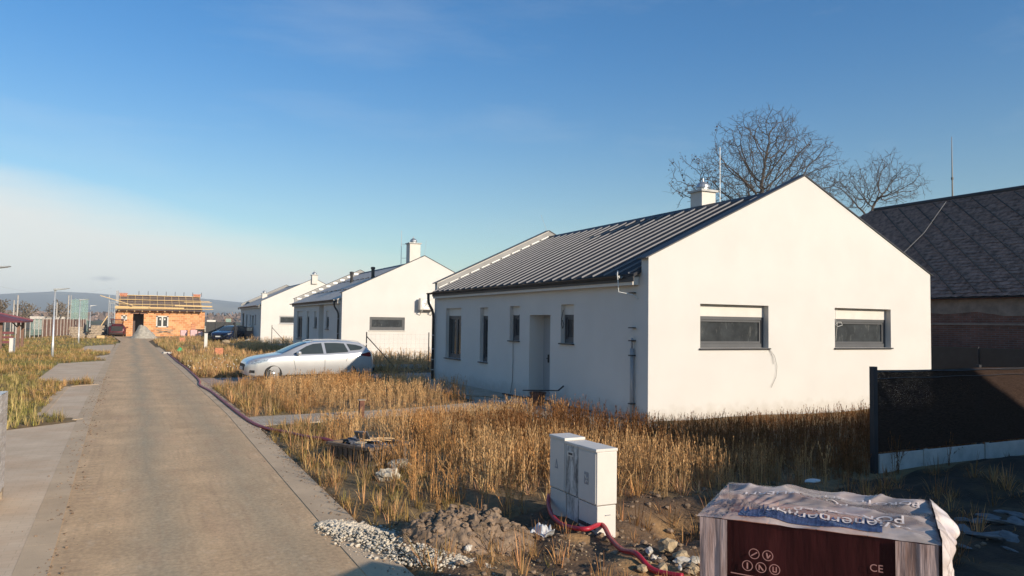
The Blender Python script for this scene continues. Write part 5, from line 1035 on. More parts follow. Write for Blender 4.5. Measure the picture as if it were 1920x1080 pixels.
# ------------------------------------------------------------------ cars
def car(name, label, loc, rz, paint, L_=4.67, Wd=1.825, top=None, estate=True, group=None, tailgate_open=False, zlift=0.0):
    root = thing(name, label, 'car', loc, rz, group); hw = Wd/2
    tx = [0, .04, .12, .30, .60, .95, 1.22, 1.50, 1.80, 2.12, 2.45, 2.9, 3.4, 3.9, 4.18, 4.34, 4.47, 4.57, 4.64, 4.67]
    tzz = [.60, .70, .775, .855, .925, .975, 1.015, 1.145, 1.285, 1.405, 1.462, 1.482, 1.475, 1.435, 1.395, 1.315, 1.16, 1.00, .86, .66]
    wx_ = [0, .05, .15, .35, .8, 1.5, 3.6, 4.1, 4.4, 4.55, 4.67]; ww = [.50, .66, .77, .855, .90, .912, .912, .895, .84, .77, .62]
    bx_ = [0, 1.2, 2.6, 3.6, 4.3, 4.67]; bz_ = [2, .955, .985, 1.03, 1.10, 1.13]
    rx_ = [0, 1.15, 1.5, 1.9, 2.3, 3.4, 4.0, 4.3, 4.5, 4.67]; rw = [.86, .86, .80, .72, .665, .66, .665, .69, .74, .84]
    zb_ = lambda x: .20+.10*max(0, 1-x/.35)**2+.12*max(0, (x-4.2)/.47)**1.5
    def sect(x):
        zt = float(np.interp(x, tx, tzz)); w_ = float(np.interp(x, wx_, ww)); sh_ = min(float(np.interp(x, bx_, bz_)), zt-.055); wr = w_*float(np.interp(x, rx_, rw)); zb = zb_(x)
        m_ = .5*(zb+sh_)
        P = [(w_*.86, zb), (w_*.965, zb+.06), (w_*.99, zb+.16), (w_*1.0, m_), (w_*1.0, m_+(sh_-m_)*.55), (w_*.985, sh_-.035), (w_*.955, sh_)]
        g1 = zt-.075 if zt-sh_ > .14 else sh_+(zt-sh_)*.5
        for f in (.34, .67): P.append((w_*.95+(wr-w_*.95)*f, sh_+(g1-sh_)*f))
        P += [(wr, g1), (wr*.955, zt-.035 if zt-sh_ > .14 else sh_+(zt-sh_)*.75), (wr*.82, zt-.010), (wr*.45, zt-.001), (0, zt+.004)]
        return P
    xs = sorted({*np.linspace(0, .35, 8), *np.linspace(.35, 1.3, 14), *np.linspace(1.3, 4.1, 36), *np.linspace(4.1, 4.67, 14)})
    secs = [sect(x) for x in xs]; k = len(secs[0]); mb = MB()
    for x, P in zip(xs, secs):
        for y, z in P: mb.v.append((x, -y, z))
        for y, z in P[-2::-1]: mb.v.append((x, y, z))
    nn_ = 2*k-1
    for i in range(len(xs)-1):
        for j in range(nn_-1): mb.f.append([i*nn_+j, i*nn_+j+1, (i+1)*nn_+j+1, (i+1)*nn_+j])
        mb.f.append([i*nn_+nn_-1, i*nn_, (i+1)*nn_, (i+1)*nn_+nn_-1])
    mb.f.append(list(range(nn_))); mb.f.append([(len(xs)-1)*nn_+j for j in range(nn_)][::-1])
    body = mb.build('body', paint, root, smooth=True)
    wxs = (.93, 3.63)
    cut = MB()
    for x in wxs:
        for sgn in (-1, 1): cut.lathe([(.365, -.30), (.365, .30)], (x, sgn*.80, .315), 28, 'Y')
    co_ = cut.build('wheel_arch_cutter', None); bo = body.modifiers.new('arches', 'BOOLEAN'); bo.operation = 'DIFFERENCE'; bo.object = co_; bo.solver = 'EXACT'
    bpy.context.view_layer.update(); dg = bpy.context.evaluated_depsgraph_get(); me2 = bpy.data.meshes.new_from_object(body.evaluated_get(dg)); body.modifiers.clear(); body.data = me2; body.data.name = 'body'; bpy.data.objects.remove(co_)
    me2.materials.clear(); me2.materials.append(M[paint])
    me2.polygons.foreach_set('use_smooth', [True]*len(me2.polygons)); es = body.modifiers.new('edges', 'EDGE_SPLIT'); es.split_angle = R(38)
    ub = MB(); ub.box(.25, 4.3, -.60, .60, .17, .50)
    for x in wxs: ub.box(x-.36, x+.36, -.78, .78, .35, .69)
    ub.build('underbody', 'black', root)
    def sy(x, z):                            # half width of the body at (x, z)
        P = sect(x); best = P[-1][0]
        for (y0, z0), (y1, z1) in zip(P[:-1], P[1:]):
            if z0 <= z <= z1: best = y0+(y1-y0)*((z-z0)/(z1-z0) if z1 > z0 else 0); break
        return best
    def patch(name, poly, m, par=root, off=.008, sides=(-1, 1), one=False):     # polygon in (x,z) laid on the body side
        for sgn in sides:
            mb = MB(); cxp = sum(a for a, b in poly)/len(poly); czp = sum(b for a, b in poly)/len(poly); dense = []
            for (a, b), (c_, d) in zip(poly, poly[1:]+poly[:1]):
                for i in range(6): dense.append((a+(c_-a)*i/6, b+(d-b)*i/6))
            rings = [dense]+[[(cxp+(a-cxp)*f, czp+(b-czp)*f) for a, b in dense] for f in (.66, .33)]
            for rg in rings:
                for a, b in rg: mb.v.append((a, sgn*(sy(a, b)+off), b))
            nD = len(dense)
            for r_ in range(2):
                for i in range(nD): mb.f.append([r_*nD+i, r_*nD+(i+1) % nD, (r_+1)*nD+(i+1) % nD, (r_+1)*nD+i])
            mb.f.append([2*nD+i for i in range(nD)]); o = mb.build(name, m, par, smooth=True)
        return o
    patch('side_window', [(1.60, .995), (1.66, 1.03), (2.12, 1.285), (2.36, 1.362), (2.66, 1.392), (2.70, 1.012)], 'carglass')
    patch('side_window', [(2.80, 1.02), (2.77, 1.395), (3.20, 1.396), (3.50, 1.376), (3.62, 1.10), (3.60, 1.065)], 'carglass')
    patch('side_window', [(3.70, 1.115), (3.60, 1.366), (3.95, 1.325), (4.16, 1.265), (4.22, 1.22), (4.08, 1.15)], 'carglass')
    patch('door_seam', [(2.735, .34), (2.735, 1.00), (2.747, 1.00), (2.747, .34)], 'black', off=.003); patch('door_seam', [(1.70, .42), (1.58, .97), (1.592, .97), (1.712, .42)], 'black', off=.003); patch('door_seam', [(3.62, 1.03), (3.52, .72), (3.532, .72), (3.632, 1.03)], 'black', off=.003)
    patch('sill_trim', [(1.35, .215), (1.35, .275), (3.22, .275), (3.22, .215)], 'black', off=.004)
    for x_ in (2.48, 3.40): patch('door_handle', [(x_, .865+(x_-2.48)*.03), (x_, .89+(x_-2.48)*.03), (x_+.20, .895+(x_-2.48)*.03), (x_+.20, .87+(x_-2.48)*.03)], paint, off=.022)
    def decks(name, x0, x1, f0, f1, m, n_=14, off=.008):         # glass across the car between two section fractions
        mb = MB(); mcols = 12
        for i in range(n_+1):
            x = x0+(x1-x0)*i/n_; P = sect(x); wtop = P[9][0]; zt = P[-1][1]
            for j in range(mcols+1):
                q = -1+2*j/mcols; y = q*wtop*f0; z = float(np.interp(abs(y), [p_[0] for p_ in P[::-1][:5]], [p_[1] for p_ in P[::-1][:5]])); mb.v.append((x-off*(1 if x < 2.4 else -1), y, z+off))
        for i in range(n_):
            for j in range(mcols): a = i*(mcols+1)+j; mb.f.append([a, a+1, a+mcols+2, a+mcols+1])
        return mb.build(name, m, root, smooth=True)
    decks('windscreen', 1.27, 2.14, .93, 1, 'carglass')
    if not tailgate_open: decks('rear_window', 4.36, 4.545, .90, 1, 'carglass', 6)
    patch('headlight', [(.10, .66), (.16, .745), (.36, .80), (.74, .835), (.70, .765), (.34, .655)], 'clearlamp', off=.006)
    patch('tail_light', [(4.12, .93), (4.10, .985), (4.40, 1.06), (4.56, 1.03), (4.61, .90), (4.40, .885)], 'redlamp', off=.008)
    patch('fog_lamp', [(.12, .36), (.14, .45), (.30, .44), (.30, .34)], 'black', off=.005)
    mb = MB(); mb.poly([(-.012, -.44, .42), (-.012, .44, .42), (.0, .50, .60), (-.004, .40, .66), (-.004, -.40, .66), (.0, -.50, .60)]); mb.build('grille', 'black', root)
    mb = MB(); mb.box(-.03, -.013, -.26, .26, .44, .55); mb.build('number_plate', 'plate', root)
    mb = MB(); mb.box(4.66, 4.675, -.26, .26, .70, .81); mb.build('number_plate', 'plate', root)
    mb = MB(); mb.box(4.58, 4.69, -.66, .66, .34, .46); mb.build('bumper_insert', 'black', root)
    for sgn in (-1, 1):
        mb = MB(); mb.blob((1.78, sgn*1.00, 1.045), .12, .04, 2, (.75, 1.0, .62)); mb.beam((1.76, sgn*.86, 1.0), (1.78, sgn*.97, 1.03), .06, .04); mb.build('mirror', paint, root, smooth=True)
        if estate:
            mb = MB(); mb.tube([(2.25, sgn*.57, 1.43), (2.40, sgn*.585, 1.487), (3.3, sgn*.59, 1.503), (3.95, sgn*.585, 1.462), (4.10, sgn*.57, 1.42)], .016, 6); mb.build('roof_rail', 'steel', root)
    if estate: mb = MB(); mb.prism([(4.14, 1.395), (4.46, 1.365), (4.47, 1.335), (4.20, 1.33)], lambda a, b, t: (a, t, b), -.56, .56); mb.build('roof_spoiler', paint, root)
    for x in wxs:
        for sgn in (-1, 1):
            wh = MB(); prof = [(.20, -.095), (.285, -.105), (.312, -.085), (.318, -.04), (.318, .04), (.312, .085), (.285, .105), (.20, .095)]; wh.lathe(prof, (x, sgn*.80, .318), 30, 'Y'); ty = wh.build('tyre', 'tyre', root, smooth=True)
            rm = MB(); yo = sgn*.80+sgn*.075
            rm.lathe([(.205, yo-.02), (.225, yo+.02*sgn), (.205, yo+.022*sgn), (.195, yo)], (x, 0, .318), 26, 'Y')
            for s5 in range(5):
                a = s5*1.2566+.3
                for da in (-.16, .16): rm.beam((x+.03*math.cos(a), yo+.015*sgn, .318+.03*math.sin(a)), (x+.205*math.cos(a+da), yo+.005*sgn, .318+.205*math.sin(a+da)), .02, .032)
            rm.lathe([(.055, yo-.01), (.055, yo+.028*sgn), (.02, yo+.034*sgn)], (x, 0, .318), 14, 'Y'); rm.build('rim', 'rim', ty)
            dk = MB(); dk.lathe([(.19, yo-.045*sgn), (.19, yo-.035*sgn)], (x, 0, .318), 20, 'Y'); dk.build('brake_disc', 'black', ty)
    return root
c_main = car('parked_car', 'silver estate car parked across the driveway by the nearest house', (2.93, 26.45, .012), R(2.2), 'silver', group='cars on the building plots'); c_main.scale = (.93, .93, .93); c_main.location.x += .16
# car with its tailgate up before the brick house
q = G(219, 631); c_far = car('parked_car', 'dark red car parked before the brick house with its boot lid open', (q.x, q.y+4.2, .0), -math.pi/2, 'darkred', estate=False, group='cars on the building plots', tailgate_open=True)
mb = MB()
for sgn in (-1, 1): mb.beam((4.05, sgn*.56, 1.43), (4.72, sgn*.60, 1.92), .10, .05)
mb.beam((4.74, -.66, 1.95), (4.74, .66, 1.95), .22, .10); mb.beam((4.05, -.56, 1.43), (4.05, .56, 1.43), .10, .05); tg = mb.build('tailgate', 'darkred', c_far); M['clearglass'] = mat('tinted_glass', (.05, .06, .065), .1, alpha=.45)
mb = MB(); mb.poly([(4.09, -.52, 1.46), (4.09, .52, 1.46), (4.66, .56, 1.87), (4.66, -.56, 1.87)]); mb.build('pane', 'clearglass', tg)
mb = MB(); mb.box(4.50, 4.69, -.58, .58, .62, 1.18); mb.build('boot_opening', 'black', c_far)
mb = MB()
for sgn in (-1, 1): mb.tube([(4.50, sgn*.55, 1.12), (4.66, sgn*.52, 1.60)], .015, 6)
mb.build('gas_strut', 'black', c_far)
q = G(219, 627); o = MB().blob((0, 0, 0), .28, .2, 2, (1.4, .7, .8)); o = o.build('white_sack', 'sheet'); o.location = (q.x+.1, q.y-.65, .85); tag(o, 'white sack lying in the open boot of the dark red car', 'sack')
q = G(428, 642); c_blue = car('parked_car', 'dark blue car standing beside the last white house with its door open', (q.x-.9, q.y-.3, .05), R(58), 'navy', group='cars on the building plots', L_=4.67)
mb = MB(); mb.obox((3.30, -1.45, .85), (.06, .95, 1.0), Matrix.Rotation(.2, 3, 'Z')); dd = mb.build('open_door', 'navy', c_blue); mb = MB(); mb.obox((3.2, -1.45, 1.15), (.02, .5, .3), Matrix.Rotation(.2, 3, 'Z')); mb.build('pane', 'clearlamp', dd)

# ------------------------------------------------------------------ person by the blue car
def skin_person(loc, rz, label):
    me = bpy.data.meshes.new('person'); J = [(0, 0, .95), (0, 0, 1.15), (0, .02, 1.36), (0, .06, 1.50), (0, .12, 1.62), (0, .13, 1.72), (-.10, 0, .90), (-.12, .03, .50), (-.12, -.02, .10), (-.12, .10, .04), (.10, 0, .90), (.13, .05, .50), (.13, 0, .10), (.13, .12, .04), (-.20, .02, 1.40), (-.27, .06, 1.12), (-.20, .25, .98), (.20, .02, 1.40), (.27, .06, 1.12), (.20, .26, 1.0)]
    E_ = [(0, 1), (1, 2), (2, 3), (3, 4), (4, 5), (0, 6), (6, 7), (7, 8), (8, 9), (0, 10), (10, 11), (11, 12), (12, 13), (2, 14), (14, 15), (15, 16), (2, 17), (17, 18), (18, 19)]
    rad = [.16, .15, .17, .065, .085, .08, .10, .075, .05, .045, .10, .075, .05, .045, .075, .055, .04, .075, .055, .04]
    me.from_pydata(J, E_, []); o = bpy.data.objects.new('person', me); COL.objects.link(o); sk = o.modifiers.new('skin', 'SKIN'); me.skin_vertices[0].data[0].use_root = True
    for i, r_ in enumerate(rad): me.skin_vertices[0].data[i].radius = (r_, r_*.85)
    ss = o.modifiers.new('smooth', 'SUBSURF'); ss.levels = ss.render_levels = 2; me.materials.append(M['cloth']); o.location = loc; o.rotation_euler = (0, 0, rz); tag(o, label, 'person')
    mb = MB(); mb.blob((0, .135, 1.685), .115, .02, 2, (.85, .95, 1.1)); h_ = mb.build('hood', 'cloth', o, smooth=True)
    for hx, hy, hz_ in ((-.19, .29, .95), (.20, .30, .97)):
        mb = MB()
        mb.blob((hx, hy, hz_), .045, .03, 1, (.6, 1, .9))
        for f in range(4): mb.tube([(hx-.02+f*.013, hy+.03, hz_), (hx-.02+f*.014, hy+.085-.006*abs(f-1.5), hz_-.02), (hx-.02+f*.014, hy+.10, hz_-.05)], [.009, .008, .006], 5)
        mb.tube([(hx+.03, hy, hz_+.01), (hx+.05, hy+.05, hz_-.01)], [.010, .008], 5)
        mb.build('hand', 'skin', o, smooth=True)
    return o
q = G(437, 643); skin_person((q.x+.1, q.y-.6, .05), R(40), 'person in dark hooded clothes bending beside the dark blue car')

# ------------------------------------------------------------------ street lamps
lamp = thing('street_lamp', 'placeholder', 'street lamp', (0, 0, 0), 0, 'street lamps on the left verge'); LH = 3.48
mb = MB(); mb.tube([(0, 0, -.3), (0, 0, .75), (0, 0, .78), (0, 0, LH-.02)], [.062, .060, .048, .034], 12); mb.build('pole', 'steel', lamp, smooth=True)
mb = MB(); mb.box(-.05, .06, -.035, .035, LH-.06, LH+.03); mb.build('bracket', 'zinc', lamp)
mb = MB(); mb.prism([(-.07, LH+.01), (.10, LH+.00), (.36, LH+.05), (.66, LH+.105), (.66, LH+.125), (.30, LH+.10), (-.02, LH+.085), (-.07, LH+.06)], lambda a, b, t: (a, t, b), -.13, .13); hd_ = mb.build('lamp_head', 'zinc', lamp, bevel=.008)
mb = MB(); mb.obox((.42, 0, LH+.055), (.36, .20, .006), Matrix.Rotation(-.19, 3, 'Y')); mb.build('lens', 'clearlamp', hd_)
q1 = G(98, 670); q2 = G(147, 644); lab = 'street lamp standing on the left verge, the tallest seen whole, nearest to the lane bays'
lamp.location = q1; lamp['label'] = 'slim galvanised street lamp nearest in full view on the left verge'
dup(lamp, q2, 0, 'second street lamp along the verge, beside the stack of pallets')
p3 = PY(170, 571, q2.y+(q2.y-q1.y)*1.35); dup(lamp, (p3.x, p3.y, 0), .1, 'farthest small street lamp, left of the brick house')
dy = q2.y-q1.y; q0_ = Vector((q1.x+(q1.x-q2.x), 0, 0)); pz = None
for yy in np.arange(14, 30, .1):
    e = PY(20, 500, yy)
    if pz is None or abs(e.z-(LH+.11)) < pz[0]: pz = (abs(e.z-(LH+.11)), e)
dup(lamp, (pz[1].x-.66, pz[1].y, 0), 0, 'street lamp at the left picture edge with only its head showing')

# ------------------------------------------------------------------ left side: slat fence, nets, pergola, bushes
fa = G(-40, 643.5); fb_ = G(160, 625.5); d_ = (fb_-fa); Ls = d_.length
sf = thing('slat_fence', 'long brown slatted fence with pale posts on the left of the verge', 'fence', fa, math.atan2(d_.y, d_.x)); Hf = 2.0
def px_of(p): v = Vector(p)-Vector((0, 0, H)); return 960+FPX*v.dot(CR)/v.dot(CF)
npst = 26
for k in range(npst+1):
    x = Ls*k/npst; mb = MB(); mb.box(x-.035, x+.035, -.06, -.0, -.2, Hf); mb.build('post', 'palepost', sf)
x_on = next(x for x in np.linspace(0, Ls, 300) if px_of(fa+d_.normalized()*x) > 78)
mb = MB(); x = x_on
while x < Ls: mb.box(x, x+.16, .01, .03, .1, Hf-.12); x += .20
mb.build('slat_panel', 'slatwood', sf)
mb = MB()
for z_ in (.5, 1.0, 1.5, 1.9): mb.tube([(0, .02, z_), (x_on, .02, z_)], .008, 4)
mb.build('wire_strand', 'wire', sf)
x1_ = next(x for x in np.linspace(0, Ls, 300) if px_of(fa+d_.normalized()*x) > 57); mb = MB(); mb.box(x1_, x_on-.1, .02, .04, .3, Hf-.1); mb.build('green_screen', M['net'], sf)
def bnet(px0, px1, ptop, pbot, Y0_, Y1_, npl, label):
    a = PY(px0, pbot, Y0_); b = PY(px1, pbot, Y1_); zt = PY(px0, ptop, Y0_).z; d = b-a; r = thing('ball_net', label, 'net', (a.x, a.y, 0), math.atan2(d.y, d.x)); L_ = math.hypot(d.x, d.y)
    mb = MB(); mb.poly([(0, 0, 1.6), (L_, 0, 1.6), (L_, 0, zt-.05), (0, 0, zt-.3)]); o = mb.build('netting', 'net', r); md = o.modifiers.new('t', 'SOLIDIFY'); md.thickness = .02
    for k in range(npl): x = L_*k/(npl-1); mb = MB(); mb.tube([(x, -.06, 0), (x, -.06, zt+(.35 if k == 0 else 0))], .045, 6); mb.build('post', 'net' if k else 'palepost', r)
    return r
bnet(131, 163, 558, 598, 128, 133, 5, 'tall green ball stop net rising behind the slatted fence')
for (px, pt, Y, lb) in ((34, 553, 110, 'tall thin pole behind the pergola, right one of the pair'), (26.5, 563, 110, 'shorter thin pole behind the pergola, left one of the pair'), (129, 553, 118, 'tall grey pole at the left end of the green ball net'), (107, 567, 118, 'low thin pole before the round bush right of the first lamp')):
    e = PY(px, pt, Y); mb = MB(); mb.tube([(0, 0, 0), (0, 0, e.z)], [.10, .07], 8); o = mb.build('pole', 'palepost'); o.location = (e.x, e.y, 0); tag(o, lb, 'pole', 'poles behind the slatted fence')
# thin overhead line
a = PY(-20, 533.5, 100); b = PY(210, 540, 130); mb = MB(); mb.tube([a+(b-a)*t_+Vector((0, 0, -1.0*math.sin(math.pi*t_))) for t_ in np.linspace(0, 1, 16)], .012, 4); tag(mb.build('overhead_wire', 'steel'), 'hair thin overhead wire crossing the pale sky at the left', 'wire')
# pergola
pg0 = G(9, 657); pg = thing('pergola', 'open garden shelter with a maroon hipped roof at the left edge', 'pergola', (pg0.x, pg0.y, 0)); PYp = pg0.y
e1_ = PY(45, 602, PYp); zt_ = PY(-8, 581, PYp+1.5).z; ze = e1_.z; xr_ = e1_.x-pg0.x; xl_ = xr_-6.5; dp2 = 4.5
mb = MB(); cxp = (xl_+xr_)/2-.8; mb.poly([(xl_, -.6, ze), (xr_, -.6, ze), (cxp+.4, dp2/2, zt_+.25), (cxp-.4, dp2/2, zt_+.25)]); mb.poly([(xr_, -.6, ze), (xr_, dp2, ze), (cxp+.4, dp2/2, zt_+.25)]); mb.poly([(xl_, dp2, ze), (xr_, dp2, ze), (cxp+.4, dp2/2, zt_+.25), (cxp-.4, dp2/2, zt_+.25)]); mb.poly([(xl_, -.6, ze), (xl_, dp2, ze), (cxp-.4, dp2/2, zt_+.25)])
o = mb.build('roof', 'maroon', pg); md = o.modifiers.new('t', 'SOLIDIFY'); md.thickness = .10
for x, y in ((-.25, 0), (.62, .3), (-4.3, 0), (-4.3, 4.0), (.4, 4.0)): mb = MB(); mb.box(x-.08, x+.08, y-.08, y+.08, 0, ze+.02); mb.beam((x, y, ze-.45), (x-.4, y, ze-.02), .07, .07); mb.build('post', 'slatwood', pg)
mb = MB()
for z_ in (.42, .72, 1.0): mb.box(-3.6, .35, .5, .56, z_, z_+.14)
mb.build('railing', 'maroon', pg)
def cab2(px0, px1, pyt, pyb, label, z=0):
    q = G(px0, pyb); e = PY(px1, pyt, q.y); w_ = e.x-q.x; r = thing('meter_cabinet', label, 'cabinet', (q.x, q.y, 0), 0, 'single meter cabinets on the verges'); ht = e.z
    mb = MB(); mb.box(0, w_, 0, .30, -.1, ht*.33); mb.build('base', 'cab', r); mb = MB(); mb.box(.0, w_, 0, .30, ht*.335, ht-.04); mb.build('body', 'cab', r); mb = MB(); mb.box(-.015, w_+.015, -.015, .315, ht-.04, ht); mb.build('lid', 'cab', r); return r
cab2(16.5, 28, 634, 662, 'white meter cabinet in the grass by the pergola')
cab2(382.5, 389.5, 625, 656, 'slim white meter cabinet on the verge before the brick house')
# far low building behind the fence
e = PY(62, 593, 150); f_ = PY(118, 593, 150); sh2 = thing('shed', 'long low shed with a flat dark roof behind the slatted fence', 'shed', (e.x, 150, 0)); mb = MB(); mb.box(0, f_.x-e.x, 0, 8, 0, e.z-.5); mb.build('wall', 'concrete', sh2); mb = MB(); mb.box(-.4, f_.x-e.x+.4, -.4, 8.4, e.z-.5, e.z); mb.build('roof', 'tiles', sh2)

# ------------------------------------------------------------------ bare trees (space colonisation inside a crown made of ellipsoids)
def bare_tree(name, label, base, ells, npts=900, step=.28, infl=2.2, kill=.45, tip=.011, m='bark', seed=1, trunk_to=None, group=None, maxit=150, leaves=0, pw=2.25):
    r2 = np.random.default_rng(seed); P = []
    tot = sum(e[1][0]*e[1][1]*e[1][2] for e in ells)
    for c_, rad in ells:
        n_ = int(npts*rad[0]*rad[1]*rad[2]/tot); d = r2.normal(size=(n_, 3)); d /= np.linalg.norm(d, axis=1)[:, None]; d *= (r2.random((n_, 1))**.42); P.append(np.array(c_)+d*np.array(rad))
    P = np.concatenate(P)
    for _ in range(14 if step < .4 else 0): hc_ = P[r2.integers(0, len(P))]+r2.normal(size=3)*.3; P = P[np.linalg.norm(P-hc_, axis=1) > step*r2.uniform(1.6, 3.4)]
    alive = np.ones(len(P), bool)
    nodes = [np.array(base, float)]; par = [-1]; tgt = np.array(trunk_to if trunk_to is not None else ells[0][0], float)
    low = np.array([tgt[0], tgt[1], P[:, 2].min()+.3]) if trunk_to is None else tgt
    while np.linalg.norm(nodes[-1]-low) > step*1.2: nodes.append(nodes[-1]+(low-nodes[-1])/np.linalg.norm(low-nodes[-1])*step+r2.normal(size=3)*.02); par.append(len(nodes)-2)
    for it in range(maxit):
        Nn = np.array(nodes); A_ = P[alive]
        if len(A_) == 0: break
        d2 = ((A_[:, None, :]-Nn[None])**2).sum(2); near = d2.argmin(1); dm = np.sqrt(d2[np.arange(len(A_)), near]); use = dm < (infl if it > 25 else infl*3.5)
        if not use.any(): break
        new = {}
        for i in np.unique(near[use]):
            v = A_[use & (near == i)]-Nn[i]; v = (v/np.linalg.norm(v, axis=1)[:, None]).sum(0); v = v/(np.linalg.norm(v)+1e-9)+r2.normal(size=3)*.15; v /= np.linalg.norm(v); new[i] = Nn[i]+v*step
        cnt = 0
        for i, q_ in new.items():
            if ((Nn-q_)**2).sum(1).min() > (step*.35)**2: nodes.append(q_); par.append(i); cnt += 1
        Nn = np.array(nodes); d2 = ((P[:, None, :]-Nn[None, -max(cnt, 1):])**2).sum(2).min(1); alive &= d2 > kill*kill
        if cnt == 0: break
    nodes = np.array(nodes); par = np.array(par); n0 = len(nodes)
    # short twigs at the ends
    chn = np.zeros(n0, int)
    for i in range(1, n0): chn[par[i]] += 1
    ex_n, ex_p = [], []
    for i in range(8, n0):
        for _ in range(2 if chn[i] == 0 else (1 if r2.random() < .5 else 0)):
            dd_ = nodes[i]-nodes[par[i]]; dd_ = dd_/(np.linalg.norm(dd_)+1e-9)+r2.normal(size=3)*.6; dd_[2] += .15; dd_ /= np.linalg.norm(dd_); ex_n.append(nodes[i]+dd_*step*r2.uniform(.7, 1.6)); ex_p.append(i)
    base_n = n0+len(ex_n)
    for i in range(len(ex_n)):
        for _ in range(r2.integers(1, 4)):
            pi = ex_p[i]; dd_ = ex_n[i]-nodes[pi]; dd_ = dd_/(np.linalg.norm(dd_)+1e-9)+r2.normal(size=3)*.6; dd_[2] += .2; dd_ /= np.linalg.norm(dd_); f_ = r2.uniform(.45, 1.0)
            ex_n.append(ex_n[i]+dd_*step*r2.uniform(.5, 1.3)); ex_p.append(n0+i)
    nodes = np.concatenate([nodes, np.array(ex_n)]); par = np.concatenate([par, np.array(ex_p)])
    rad_ = np.zeros(len(nodes)); acc = np.zeros(len(nodes))
    for i in range(len(nodes)-1, 0, -1):
        rad_[i] = max(tip, acc[i]**(1/pw)); acc[par[i]] += rad_[i]**pw
    rad_[0] = acc[0]**(1/pw)
    # order matters: children were always added after parents
    I = np.arange(1, len(nodes)); a = nodes[par[I]]; b = nodes[I]; dv = b-a; ln = np.linalg.norm(dv, axis=1)[:, None]; dv /= ln; up = np.where(np.abs(dv[:, 2:3]) > .9, np.array([1., 0, 0]), np.array([0, 0, 1.])); s1 = np.cross(dv, up); s1 /= np.linalg.norm(s1, axis=1)[:, None]; s2 = np.cross(dv, s1)
    b = b+dv*.02; rb = np.minimum(rad_[I], rad_[par[I]])[:, None]; ra = np.minimum(rad_[par[I]], rad_[I]*1.25)[:, None]; k_ = 5; Vs = []
    for (p_, r_) in ((a, ra), (b, rb)):
        for j in range(k_): t_ = 2*math.pi*j/k_; Vs.append(p_+(s1*math.cos(t_)+s2*math.sin(t_))*r_)
    V = np.stack(Vs, 1).reshape(-1, 3); F = []
    for j in range(k_): F.append(np.stack([np.arange(len(I))*2*k_+j, np.arange(len(I))*2*k_+(j+1) % k_, np.arange(len(I))*2*k_+k_+(j+1) % k_, np.arange(len(I))*2*k_+k_+j], 1))
    F = np.concatenate(F)
    thick = (rad_[I] > max(rad_)*.45)
    root = thing(name, label, 'tree', tuple(base), 0, group); V = V-np.array(base)
    fi = F[:, 0]//(2*k_)
    def sub(sel, nm):
        f = F[np.isin(fi, np.nonzero(sel)[0])]
        if len(f) == 0: return
        u_, inv = np.unique(f, return_inverse=True); npmesh(nm, V[u_], inv.reshape(f.shape), m, parent=root, smooth=True)
    sub(thick, 'trunk'); sub(~thick, 'crown')
    if leaves:
        tips = nodes[n0:][r2.integers(0, len(ex_n), leaves)]-np.array(base)+r2.normal(size=(leaves, 3))*.05; Vl, Fl = leafcloud(tips, np.full(leaves, .05)); npmesh('dead_leaves', Vl, Fl, m, parent=root)
    return root
def ell(px, py, rxp, ryp, Y, ry=None):
    c_ = PY(px, py, Y); s_ = (PY(px+10, py, Y)-c_).x/10; sz = (c_-PY(px, py+10, Y)).z/10; return (tuple(c_), (rxp*s_, (ry or rxp*s_*.8), ryp*sz))
Yt = 44.0
e1 = [ell(1430, 290, 85, 82, Yt), ell(1500, 300, 62, 50, Yt), ell(1370, 320, 52, 55, Yt), ell(1440, 245, 62, 38, Yt), ell(1440, 355, 120, 40, Yt)]
b1 = PY(1420, 560, Yt)
bare_tree('bare_tree', 'largest leafless tree rising behind the ridge of the nearest house', (b1.x, b1.y, 0), e1, 2600, .32, 2.6, .40, .0062, seed=4, trunk_to=tuple(PY(1425, 400, Yt)), group='leafless trees behind the nearest house', leaves=140)
e2 = [ell(1305, 330, 45, 34, Yt+3), ell(1282, 355, 28, 24, Yt+3)]; b2 = PY(1330, 560, Yt+3)
bare_tree('bare_tree', 'small leafless tree behind the chimney of the nearest house', (b2.x, b2.y, 0), e2, 620, .32, 2.6, .46, .0062, seed=9, trunk_to=tuple(PY(1325, 410, Yt+3)), group='leafless trees behind the nearest house', leaves=150)
e3 = [ell(1650, 345, 62, 42, Yt+5), ell(1590, 360, 46, 40, Yt+5), ell(1655, 305, 26, 26, Yt+5), ell(1700, 355, 30, 22, Yt+5)]; b3 = PY(1640, 560, Yt+5)
bare_tree('bare_tree', 'leafless tree between the gable of the nearest house and the slate barn roof', (b3.x, b3.y, 0), e3, 1250, .34, 2.8, .48, .0062, seed=15, trunk_to=tuple(PY(1630, 440, Yt+5)), group='leafless trees behind the nearest house', leaves=80)
for i, (px, py, rxp, ryp, Y, lb, mm_, n_) in enumerate(((46, 586, 20, 17, 150, 'rounded bare bush tree right of the twin poles', 'barkpale', 700), (110, 588, 22, 18, 150, 'rounded bare bush tree behind the first street lamp', 'barkpale', 900), (0, 580, 16, 15, 140, 'olive bush tree at the left edge above the pergola roof', 'barkpale', 800))):
    el = [ell(px, py, rxp, ryp, Y)]; bb = PY(px, 606, Y); bare_tree('bush_tree', lb, (bb.x, bb.y, 0), el, n_, .45, 3.5, .5, .028, mm_, seed=20+i, trunk_to=(bb.x, bb.y, .8), group='bare bush trees beyond the fence', leaves=1500 if i == 2 else 500)
